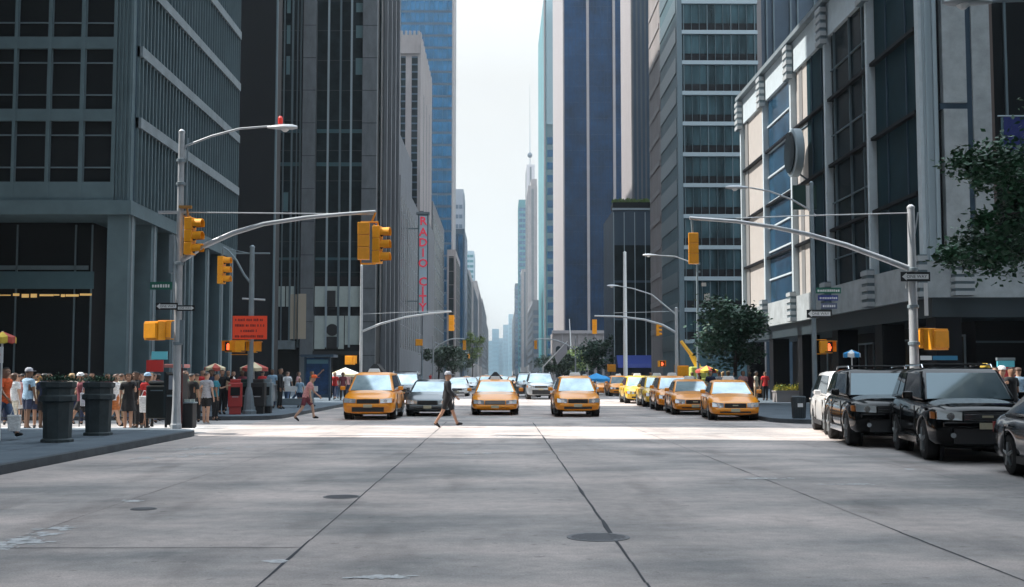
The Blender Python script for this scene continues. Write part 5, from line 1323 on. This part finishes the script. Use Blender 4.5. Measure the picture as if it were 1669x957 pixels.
for src, px, Y, rz, lab in ((crown,838,150,0,'tiny yellow taxi far up the middle lane'),(hat,858,190,0,'tiny yellow taxi far up the right lane'),(crown,806,230,0,'furthest tiny yellow taxi on the centre line')):
    c = copy_tree(src); c['label'] = lab; c['group'] = 'distant cars up the avenue'; put(c, px, Y, rz)
for i, (px, Y) in enumerate(((965,112),(955,122),(944,136),(936,150),(925,170),(792,125),(760,180),(815,260),(868,150))):
    c = copy_tree(hat if i % 2 else coup); c['group'] = 'distant cars up the avenue'; put(c, px, Y)
    c['label'] = ['small orange taxi just beyond the blue parasols','second small orange taxi beyond the blue parasols','tiny parked taxi below the carved pavilion','tiny parked taxi left of the dark round tree','furthest tiny parked taxi on the right','tiny taxi left of the centre lane','tiny taxi near the left kerb far away','tiny taxi almost at the vanishing point','tiny taxi right behind the silver four wheel drive'][i]
dk = put(car('coupe', M_gry, 'dark grey saloon behind the walking man', 'car', (), 'saloon_car'), 697, 47.2)
sv = put(car('suv', M_sil, 'silver four wheel drive between the two right taxis', 'car', ('rails',), 'sport_utility_car'), 882, 80)
c = put(copy_tree(sv, swap={M_sil: M_gry}), 861, 88); c['label'] = 'dark four wheel drive left of the silver one'
c = put(copy_tree(sv, swap={M_sil: M_nvp}), 655, 66); c['label'] = 'dark blue car half hidden between the taxi minivan and the dark saloon'
c = put(copy_tree(dk, swap={M_gry: M_whp}), 745, 92); c['label'] = 'white saloon behind the walking man'
for px, Y, m, lab in ((765,115,M_sil,'silver saloon far up the left lanes'),(782,170,M_whp,'white saloon far up the left lanes'),(822,200,M_whp,'white car far behind the centre taxi'),(872,130,M_whp,'white car far up the right lanes'),(748,135,M_gry,'dark grey saloon far up the left lanes'),
                  (790,260,M_gry,'dark dot of a car far up the avenue'),(846,290,M_sil,'silver dot of a car far up the avenue'),(870,240,M_gry,'dark car far up the right lane')):
    c = put(copy_tree(dk, swap={M_gry: m}), px, Y); c['label'] = lab; c['group'] = 'distant cars up the avenue'
blackB = car('suv', M_blk, 'nearest big black four wheel drive with roof rails, right of its twin', 'car', ('rails','emblem'), 'sport_utility_car', 'black four wheel drives at the right kerb')
put(blackB, 0, 21.9, -9, x=9.15)
c = copy_tree(blackB); c['label'] = 'black four wheel drive behind and left of the nearest one'; put(c, 0, 26.6, -8, x=9.05)
wc = put(car('van', M_whp, 'white van peeking out behind the black vehicles', 'van', (), 'white_van'), 0, 31.6, -9, x=9.88)
ed = put(car('coupe', M_nvp, 'dark blue saloon cut off by the right edge', 'car', (), 'saloon_car'), 0, 15.75, -6, x=9.0)
# ------------------------------------------------------------------ people
def evalmesh(o):
    bpy.context.view_layer.update()
    dg = bpy.context.evaluated_depsgraph_get(); return bpy.data.meshes.new_from_object(o.evaluated_get(dg))
def make_pose(name, legs, arms, lean=0, headturn=0, dress=False, bend=0):
    """legs: ((thigh,knee) left, right) degrees, + = forward (-y). arms: ((shoulder fwd, out, elbow), ...)"""
    V = []; E = []; Rr = []; lab = []
    def add(p, r, parent=None):
        V.append(Vector(p)); Rr.append(r); i = len(V)-1
        if parent is not None: E.append((parent, i))
        return i
    hipz = .93
    drop = min(0, 0)
    sn, cs_ = math.sin(R(bend)), math.cos(R(bend))
    def up(x, y, z):   # torso frame: bend forward about the hips
        zz = z-hipz; yy = y - lean*zz
        return (x, yy*cs_ - zz*sn, hipz + zz*cs_ + yy*sn*0)
    pel = add(up(0,0,hipz+.02), (.135,.10)); wa = add(up(0,0,1.08), (.125,.092), pel); ch = add(up(0,0,1.27), (.155,.108), wa)
    nb = add(up(0,.01,1.415), (.075,.07), ch); nk = add(up(0,.0,1.465), (.048,.052), nb)
    hd = add(up(0,-.02,1.535), (.088,.098), nk); h2 = add(up(0,-.01,1.625), (.102,.118), hd); h3 = add(up(0,.005,1.685), (.07,.085), h2)
    ns = add(up(0,-.125,1.575), (.014,.014), hd)
    seg = [('torso',pel,wa),('torso',wa,ch),('torso',ch,nb),('neck',nb,nk),('head',nk,hd),('head',hd,h2),('head',h2,h3),('head',hd,ns)]
    feet = []
    for s_, (th, kn) in zip((1,-1), legs):
        hp = add((s_*.085,0,hipz-.04), (.095,.095), pel); Lt, Ls = .42, .41
        d = Vector((0,-math.sin(R(th)),-math.cos(R(th)))); kp = V[hp]+d*Lt; k = add(kp, (.058,.06), hp)
        m = add(V[hp].lerp(kp,.5), (.08,.085)); E.remove((hp,k)); E.append((hp,m)); E.append((m,k))
        a2 = th-kn; d2 = Vector((0,-math.sin(R(a2)),-math.cos(R(a2)))); ap = kp+d2*Ls
        cm = add(kp+d2*Ls*.35, (.055,.06), k); an = add(ap, (.036,.04), cm)
        fd = Vector((0,-math.cos(R(a2*.8)), -math.sin(R(-a2*.8))*1.0)); 
        he = add(ap+Vector((0,.03,-.035)), (.032,.032), an); to = add(ap+fd*.17+Vector((0,0,-.05)), (.036,.022), an)
        seg += [('thigh',hp,m),('thigh',m,k),('shin',k,cm),('shin',cm,an),('foot',an,he),('foot',an,to)]
        feet.append(min(ap.z-.07, V[to].z-.02))
    for s_, (sf, so_, el) in zip((1,-1), arms):
        sh = add(up(s_*.170,0,1.395), (.058,.055), ch)
        d = Vector((s_*math.sin(R(so_)),-math.sin(R(sf))*math.cos(R(so_)),-math.cos(R(sf))*math.cos(R(so_))))
        ep = V[sh]+d*.29; e = add(ep, (.038,.038), sh)
        d2 = Vector((d.x*.5,-math.sin(R(sf+el)),-math.cos(R(sf+el)))).normalized(); wp = ep+d2*.25; w_ = add(wp, (.026,.022), e)
        pm = add(wp+d2*.075, (.036,.018), w_)
        seg += [('uparm',sh,e),('forearm',e,w_),('hand',w_,pm)]
        side = Vector((0,-1,0)) if abs(d2.y) < .7 else Vector((0,0,1)); side = (side - d2*side.dot(d2)).normalized()
        for q, ln in zip((-1.5,-.5,.5,1.5), (.058,.072,.078,.07)):
            f0 = add(V[pm]+side*q*.019+d2*.018, (.0095,.0095), pm); f1 = add(V[f0]+d2*ln*.5, (.0085,.0085), f0); f2 = add(V[f1]+(d2*.8-Vector((s_*.5,0,0)))*ln*.5, (.0075,.0075), f1); seg += [('hand',f0,f2)]
        t0 = add(wp+d2*.03+side*.035, (.011,.011), w_); t1 = add(V[t0]+(d2+side*.6)*.04, (.009,.009), t0); seg += [('hand',t0,t1)]
    me = bpy.data.meshes.new('skeleton'); me.from_pydata([tuple(v) for v in V], E, [])
    o = bpy.data.objects.new('skeleton', me); COL.objects.link(o)
    o.modifiers.new('skin','SKIN'); o.modifiers.new('sub','SUBSURF').levels = 1
    sv = me.skin_vertices[0].data
    for i, r_ in enumerate(Rr): sv[i].radius = r_; sv[i].use_root = (i == 0)
    body_ = evalmesh(o); bpy.data.objects.remove(o); body_.name = 'body_'+name
    dz = -min(feet)
    # label vertices
    def seglab(p):
        best = 9; bl_ = None; bt = 0
        for (l, a, c) in seg:
            A, B = V[a], V[c]; d = B-A; tt = max(0,min(1,(p-A).dot(d)/max(d.length_squared,1e-9))); dd = (p-(A+d*tt)).length - .5*(Rr[a][0]*(1-tt)+Rr[c][0]*tt)
            if dd < best: best = dd; bl_ = l; bt = tt
        return bl_, bt
    labs = [seglab(v.co) for v in body_.vertices]
    up_ax = Vector(up(0,0,1.6))-Vector(up(0,0,1.4)); up_ax.normalize(); hc = Vector(up(0,-.01,1.60))
    out = {}
    def shell(nm, test, off):
        keep = [f for f in body_.polygons if all(test(i) for i in f.vertices)]
        ids = sorted(set(i for f in keep for i in f.vertices)); mp_ = {a: b_ for b_, a in enumerate(ids)}
        m = bpy.data.meshes.new(nm+'_'+name)
        m.from_pydata([tuple(body_.vertices[i].co + body_.vertices[i].normal*off(i)) for i in ids], [], [[mp_[i] for i in f.vertices] for f in keep])
        m.polygons.foreach_set('use_smooth', [True]*len(m.polygons)); m.transform(Matrix.Translation((0,0,dz))); out[nm] = m
    co = [v.co.copy() for v in body_.vertices]
    shell('tee', lambda i: labs[i][0] == 'torso' or (labs[i][0] == 'uparm' and labs[i][1] < .7) or (labs[i][0] == 'neck' and labs[i][1] < .15) or (labs[i][0]=='thigh' and co[i].z > hipz-.10), lambda i: .022)
    shell('jacket', lambda i: labs[i][0] in ('torso','uparm','forearm') or (labs[i][0] == 'neck' and labs[i][1] < .3) or (labs[i][0]=='thigh' and co[i].z > hipz-.16), lambda i: .03)
    shell('shorts', lambda i: (labs[i][0] == 'torso' and co[i].z < hipz+.12) or (labs[i][0] == 'thigh' and (co[i]-V[pel]).length < .44), lambda i: .016)
    shell('trousers', lambda i: (labs[i][0] == 'torso' and co[i].z < hipz+.12) or labs[i][0] in ('thigh','shin'), lambda i: .015)
    shell('hair', lambda i: labs[i][0] == 'head' and ((co[i]-hc).dot(up_ax) > .045 or ((co[i]-hc).y > .01 and (co[i]-hc).dot(up_ax) > -.04)), lambda i: .018)
    shell('long_hair', lambda i: labs[i][0] in ('head','neck') and ((co[i]-hc).dot(up_ax) > .045 or ((co[i]-hc).y > -.005 and (co[i]-hc).dot(up_ax) > -.2)), lambda i: .028)
    shell('shoes', lambda i: labs[i][0] == 'foot', lambda i: .012)
    # skirt
    b = MB(); hemy = [(V[i].x, V[i].y) for i in range(len(V))]
    c0 = Vector(up(0,0,hipz+.16)); rings = []
    for j, f in enumerate((0,.15,.45,.8,1)):
        z = c0.z + dz - f*.52; spread = .12+.12*f; yy = c0.y*(1-f); ry = .10+.09*f
        rings.append(b.pts([((spread+.012*math.sin(5*a)*f)*math.cos(a), yy+(ry+.012*math.cos(7*a)*f)*math.sin(a), z) for a in [2*math.pi*q/20 for q in range(20)]]))
    for j in range(4):
        for q in range(20): b.face([rings[j][q],rings[j][(q+1)%20],rings[j+1][(q+1)%20],rings[j+1][q]])
    sk = b.build('skirt', M_dark, None, smooth=60); out['skirt'] = sk.data; bpy.data.objects.remove(sk); out['skirt'].materials.clear()
    body_.polygons.foreach_set('use_smooth', [True]*len(body_.polygons)); body_.transform(Matrix.Translation((0,0,dz))); out['body'] = body_
    # eyes
    for a in (1,-1): pass
    b = MB()
    for a in (1,-1): 
        e_ = Vector(up(a*.034,-.098,1.61)); b.box(e_.x-.012,e_.x+.012,e_.y-.004,e_.y+.006,e_.z+dz-.006,e_.z+dz+.006)
    ey = b.build('eyes', M_dark, None); out['eyes'] = ey.data; bpy.data.objects.remove(ey); out['eyes'].materials.clear()
    out['hand'] = V[pm].copy() + Vector((0,0,dz)); out['head'] = Vector(up(0,0,1.70)) + Vector((0,0,dz)); out['name'] = name
    return out
POSES = {
 'stand': make_pose('stand', ((2,2),(-3,2)), ((4,10,12),(-3,10,15))),
 'stand2': make_pose('stand2', ((6,8),(-4,0)), ((30,12,80),(2,9,10)), lean=.03),
 'phone': make_pose('phone', ((0,2),(3,4)), ((70,15,75),(5,10,20))),
 'walk': make_pose('walk', ((26,4),(-20,14)), ((-22,8,12),(24,8,25)), lean=.04),
 'walk2': make_pose('walk2', ((-16,22),(18,2)), ((20,9,20),(-18,9,10)), lean=.04),
 'stride': make_pose('stride', ((23,2),(-18,16)), ((-22,8,10),(20,10,30)), lean=.03),
 'point': make_pose('point', ((2,2),(-2,1)), ((110,10,25),(6,10,15))),
 'stoop': make_pose('stoop', ((38,30),(-14,26)), ((22,8,25),(-6,8,15)), bend=24),
}
SKIN = [mat('skin_light',(.50,.30,.21),.55), mat('skin_tan',(.36,.20,.13),.55), mat('skin_brown',(.15,.08,.05),.55)]
HAIR = [mat('hair_black',(.012,.010,.010),.5), mat('hair_brown',(.07,.035,.02),.5), mat('hair_blond',(.36,.24,.11),.5)]
CL = {n: mat('cloth_'+n, c, .85, var=.35, vscale=11, stretch=(1,1,2.5), bump=.4, bscale=14) for n, c in dict(white=(.70,.70,.70), lightblue=(.28,.42,.55), red=(.50,.03,.03), orange=(.75,.12,.03), maroon=(.16,.035,.05), black=(.012,.012,.014), navy=(.02,.03,.07), grey=(.35,.36,.40),
      green=(.16,.24,.15), teal=(.03,.20,.26), yellow=(.62,.42,.06), pink=(.62,.33,.32), tan=(.35,.24,.15), denim=(.06,.10,.18), rust=(.40,.12,.03), plaid=(.55,.25,.24), cream=(.6,.55,.45)).items()}
def person(px, Y, pose, rz, top, tc_, bot, bc, label, hair=0, skin=0, lh=False, shoes='black', s_=1.0, z=None, x=None, group='people in the street', hat=None):
    P_ = POSES[pose]; x = X_(px,Y) if x is None else x
    if z is None: z = .15 if ((x < LK or x > 9.7) and not (33.7 < Y < 43.2 and x < LK) and not (29.5 < Y < 39.6 and x > RK)) else 0
    t = thing('person', label, 'person', (x,Y,z), R(rz), group); t.scale = (s_,s_,s_)
    def ad(nm, me, m):
        o = bpy.data.objects.new(nm, me); COL.objects.link(o); o.parent = t
        if not me.materials: me.materials.append(m)
        o.material_slots[0].link = 'OBJECT'; o.material_slots[0].material = m; return o
    ad('body', P_['body'], SKIN[skin]); ad('eyes', P_['eyes'], M_dark); ad('hair', P_['long_hair' if lh else 'hair'], HAIR[hair])
    ad({'tee':'shirt','jacket':'jacket'}[top], P_[top], CL[tc_]); ad(bot, P_[bot], CL[bc]); ad('shoes', P_['shoes'], CL[shoes])
    if bot == 'skirt': ad('underwear', P_['shorts'], CL[bc])
    if hat:
        b = MB(); h = P_['head']; b.lathe((h.x,h.y+.0,h.z-.06), [(.112,0),(.115,.03),(.10,.08),(.05,.115)], 14); b.box(h.x-.07,h.x+.07,h.y-.19,h.y-.09,h.z-.055,h.z-.042)
        o = b.build('cap', CL[hat], t, smooth=40, local=True)
    return t
def bag(p, dx, dy, z, m, label, w=.30, h=.38, name='shopping_bag'):
    x, y = p.location.x+dx, p.location.y+dy
    t = thing(name, label, 'bag', (x,y,z))
    b = MB(); b.hexa([(-w*.4,-.08,0),(w*.4,-.08,0),(w*.4,.08,0),(-w*.4,.08,0)],[(-w/2,-.06,h),(w/2,-.06,h),(w/2,.06,h),(-w/2,.06,h)]); b.build('bag_body', CL[m], t, bevel=.02, local=True)
    b = MB()
    b.tube([(-w*.3,0,h),(-w*.1,0,h+.16),(w*.1,0,h+.16),(w*.3,0,h)], .008, 5); b.build('handle', CL[m], t, local=True)
f = lambda feet: 3135/(feet-612)
G1 = 'people crowding the left corner'
p = person(7, 27.7, 'walk', 70, 'tee','orange','trousers','denim','person in a bright orange red shirt and jeans at the left edge', 0, 1, group=G1); bag(p,.35,-.2,.35,'white','white shopping bag held by the person in orange at the left edge')
person(23, 36.5, 'stand', 160,'tee','white','trousers','cream','woman in white top and pale trousers behind the person in orange',1,0,True,group=G1)
person(30, 38.8, 'walk2', 200,'tee','pink','shorts','white','person in pink top half hidden behind the woman in white',1,0,group=G1)
person(46, 35.8, 'stand2', 150,'tee','lightblue','shorts','navy','broad person in a light blue tee shirt and navy shorts',0,2,hat='grey',s_=1.07,group=G1)
p = person(63, 37.0, 'stand', 20,'tee','white','shorts','navy','person in white with a yellow bag beside the light blue shirt',0,1,group=G1); bag(p,.12,-.15,.95,'yellow','mustard yellow shoulder bag beside the light blue shirt',.22,.5,'shoulder_bag')
person(80, 39.0, 'phone', 60,'tee','black','trousers','black','person in black left of the nearer planter',0,1,group=G1)
person(117, 40.0, 'stand', 180,'tee','cream','trousers','navy','blond person glimpsed between the two planters',2,0,True,group=G1)
p = person(133, 36.0, 'walk', -70,'tee','maroon','shorts','black','person in maroon checked shirt between the planters',0,1,hat='white',group=G1); bag(p,.18,-.3,.72,'grey','small pale bag held by the person in maroon',.18,.4)
person(150, 37.5, 'stand', 10,'tee','navy','trousers','black','person in navy behind the rear planter',1,1,group=G1)
person(188, 37.4, 'walk2', 80,'tee','white','skirt','rust','woman in white top and rust orange skirt right of the rear planter',1,0,True,group=G1)
person(198, 39.4, 'phone', 190,'tee','cream','trousers','tan','person in cream shielding the eyes behind the woman in the rust skirt',1,1,group=G1)
person(210, 35.2, 'stand2', 10,'tee','black','skirt','black','woman in a black dress left in the dark pair',0,1,True,group=G1)
person(222, 36.4, 'stand', -30,'tee','black','trousers','black','person all in black right in the dark pair',0,2,s_=1.03,group=G1)
person(231, 39.5, 'phone', 170,'tee','green','trousers','navy','person in green tee shirt behind the dark pair',1,0,group=G1)
p = person(240, 36.4, 'walk2', 40,'tee','red','shorts','black','person in a red top carrying a white bag left of the mail box',0,2,hat='lightblue',group=G1); bag(p,.05,-.4,.52,'white','flat white bag carried by the person in red',.30,.5)
person(251, 41.0, 'stand', 180,'tee','lightblue','trousers','denim','person in pale blue behind the mail box',1,0,group=G1)
person(301, 38.0, 'stand', 150,'tee','green','shorts','black','person in grey green shirt right of the phone kiosk',1,0,s_=1.05,group=G1)
person(311, 39.8, 'stand2', 30,'tee','green','trousers','black','person in dark green just right of the grey green shirt',0,1,group=G1)
person(321, 41.6, 'stand', 200,'tee','tan','trousers','black','person in tan glimpsed behind the pale grey shirt',1,0,group=G1)
person(337, 40.0, 'stand', 165,'tee','grey','shorts','black','sunlit person in a pale grey shirt and dark shorts near the kerb',1,0,shoes='white',s_=1.02,group=G1)
person(352, 43.0, 'stand2', 100,'tee','teal','trousers','black','person in teal just right of the pale grey shirt',0,1,group=G1)
person(362, 45.5, 'phone', 30,'jacket','black','trousers','black','person in a black jacket left of the red newspaper box',0,1,group=G1)
person(330, 47.0, 'stand', 60,'tee','red','trousers','navy','person in red deep behind the pale grey shirt',0,0,group=G1)
person(274, 42.5, 'walk', 90,'tee','pink','shorts','navy','person in pink behind the phone kiosk',1,0,group=G1)

for i, (px, Y, po, rz_, c, bt, bc, hr, sk_, lab) in enumerate((
  (37,40.5,'stand',190,'navy','trousers','black',0,1,'person in navy squeezed behind the light blue shirt'),(14,39.5,'stand2',20,'black','trousers','navy',1,0,'person in black behind the woman in white at the left edge'),
  (56,42,'walk',90,'tan','shorts','denim',1,0,'person in tan far behind the yellow bag'),(72,35.9,'stand',170,'navy','shorts','black',0,2,'person in navy shorts just left of the nearer planter'),
  (139,39.5,'stand2',200,'pink','trousers','navy',1,0,'person in pink behind the maroon checked shirt'),(176,41,'stand',0,'maroon','trousers','black',0,1,'person in maroon at the right rim of the rear planter'),
  (204,42,'walk2',90,'red','trousers','navy',0,0,'person in red far behind the black dress'),(216,41,'phone',190,'white','trousers','denim',1,0,'person in white behind the dark pair'),
  (228,36.9,'stand',15,'navy','trousers','black',0,1,'person in navy pressed against the dark pair'),(246,38.4,'stand',0,'cream','shorts','tan',2,0,'blond person in cream left of the mail box'),
  (257,43,'stand2',180,'maroon','trousers','black',0,1,'person in maroon far behind the mail box'),(294,42,'walk',-90,'white','trousers','navy',1,0,'person in white far behind the litter bin'),
  (312,36.8,'stand2',170,'black','trousers','black',0,1,'person all in black right of the litter bin'),(345,44.5,'stand',10,'navy','trousers','black',0,2,'person in navy behind the person in teal'),
  (379,55,'walk',90,'white','trousers','navy',1,0,'person in white far behind the red newspaper box'),(428,56,'stand',180,'red','trousers','black',0,1,'person in red behind the grey newspaper box'),(486,64,'walk2',90,'pink','trousers','denim',1,0,'person in pink walking left of the bus shelter'))):
    person(px, Y, po, rz_, 'tee', c, bt, bc, lab, hr, sk_, i % 3 == 1, group=G1)
G2 = 'people on the far left pavement'
person(372, 50, 'stand', 20,'tee','tan','trousers','black','person in tan serving by the red and cream parasol',0,1,group=G2)
person(396, 51.5, 'stand2', -20,'tee','maroon','trousers','black','person in maroon behind the red newspaper box',0,2,group=G2)
person(444, 53.5, 'stand', 0,'tee','lightblue','trousers','navy','person in a light blue shirt right of the newspaper boxes',0,2,s_=1.04,group=G2)
person(457, 52.5, 'stand', 90,'jacket','black','trousers','black','tall person all in black right of the light blue shirt',0,1,s_=1.06,group=G2)
person(468, 60, 'walk', 180,'tee','white','trousers','denim','person in white behind the trestle barrier',1,0,group=G2)
person(508, 57, 'point', 90,'tee','green','shorts','tan','person raising an arm in front of the bus shelter',1,1,group=G2)
sp_ = person(498, 42.6, 'stoop', 100,'tee','plaid','shorts','maroon','stooping person in checked red and white wearing a red cap at the kerb',0,0,hat='orange',group=G2, z=0)
person(489, 55, 'stand', 0,'tee','lightblue','shorts','navy','small person in pale blue left of the raised arm',2,0,s_=.8,group=G2)
for i, (px, Y, c, bc, po) in enumerate(((546,72,'red','navy','walk'),(553,76,'white','denim','stand'),(559,70,'maroon','black','walk2'),(566,80,'pink','navy','stand'),(532,80,'grey','black','walk'),(577,84,'tan','black','stand2'),(540,88,'white','black','stand'),
                             (470,72,'navy','black','stand'),(630,100,'white','navy','walk'),(618,92,'red','black','stand'))):
    person(px, Y, po, 180 if i % 2 else 0,'tee',c,'trousers',bc,['person in red walking by the white parasol','person in white just right of the red shirt by the white parasol','person in maroon under the white parasol','person in pink left of the taxi minivan','person in grey right behind the bus shelter','person in tan far behind the white parasol','person in white far beyond the bus shelter','person in navy left of the bus shelter','distant person in white beyond the taxi minivan','distant person in red beyond the taxi minivan'][i], i % 3, i % 3 if i % 4 else 0, i % 2 == 0, group=G2)
person(729, 37.2, 'stride', 84, 'jacket','black','shorts','black','man in a black jacket and shorts striding over the sunlit crossing', 0, 1, z=0, hat='grey', shoes='black', s_=1.02, group='crossing pedestrian')
G3 = 'people on the right pavement'
for i, (px, Y, c, bc, po, l_) in enumerate(((1158,57,'navy','black','stand','person in navy behind the second parked taxi'),(1172,60,'grey','black','walk','person in grey behind the first parked taxi'),(1186,58,'white','navy','stand2','person in white below the street tree'),(1199,62,'lightblue','denim','walk2','person in pale blue below the street tree'),
        (1211,60,'pink','black','stand','person in pink right below the street tree'),(1222,63,'maroon','black','walk','person in maroon at the dark pillar'),(1232,66,'cream','tan','stand','person in cream beside the dark pillar'),(1140,66,'black','black','stand','person in black near the boom lift'),
        (1128,70,'grey','navy','walk','person in grey left of the boom lift'),(1096,78,'white','navy','stand','distant person in white over the taxi row'),(1060,84,'cream','black','stand','distant blond person over the taxi row'),(1032,90,'white','denim','walk','distant person in white near the blue awning'),
        (1010,104,'red','navy','stand','distant person in red near the blue parasols'),(1247,70,'red','black','stand','person in red left of the flower bed'),(1178,70,'tan','navy','stand','person in tan deep behind the parked taxis'))):
    person(px, Y, po, (0,180,60,-90)[i % 4],'tee',c,'trousers',bc,l_, i % 3, (i*7) % 3, i % 2 == 0, group=G3, z=.15)
p = person(1604, 29.5, 'stand2', 60,'jacket','orange','trousers','black','worker in a bright orange vest above the nearest black vehicle',0,1,hat='yellow',group=G3, z=.15, s_=1.02)
person(1622, 30.4, 'stand', -20,'tee','maroon','trousers','black','person in maroon right of the orange vest',0,0,group=G3,z=.15)
person(1633, 31.8, 'phone', 0,'tee','tan','trousers','black','person with a pale cap below the red kiosk panel',0,0,hat='white',group=G3,z=.15)
person(1648, 30.0, 'stand', 30,'tee','black','trousers','black','person in black right of the pale cap',0,1,group=G3,z=.15)
person(1660, 31.0, 'stand2', 170,'tee','lightblue','trousers','denim','person in light blue at the right edge',1,0,group=G3,z=.15)
# far crowd along both pavements
rc = random.Random(77)
for i in range(16):
    left = i % 2 == 0; Y = 100 + i*9; x = (-10.2 - rc.uniform(0,2.5)) if left else (11.6 + rc.uniform(0,1.8))
    c = rc.choice(['white','red','navy','grey','black','pink','lightblue','tan'])
    person(0, Y, rc.choice(['walk','stand','walk2']), rc.choice([0,180]),'tee',c,'trousers',rc.choice(['black','navy','denim']), 'tiny distant figure in %s on the %s pavement, number %d from the junction' % (c, 'left' if left else 'right', i//2+1), i % 3, i % 3, x=x, z=.15, group='distant people on the pavements')
# ------------------------------------------------------------------ haze
hb = MB(); hb.box(-420, 420, -140, 2900, -1.2, 245); hz = hb.build('haze', mat('haze_shell',(1,1,1)), kind='stuff')
hm = bpy.data.materials.new('thin_city_haze'); hm.use_nodes = True; ht = hm.node_tree; ht.nodes.clear()
ho = ht.nodes.new('ShaderNodeOutputMaterial'); hv = ht.nodes.new('ShaderNodeVolumePrincipled'); hv.inputs['Density'].default_value = .00023; hv.inputs['Color'].default_value = (.80,.90,.95,1); hv.inputs['Anisotropy'].default_value = .3
ht.links.new(hv.outputs[0], ho.inputs['Volume']); hz.data.materials.clear(); hz.data.materials.append(hm)
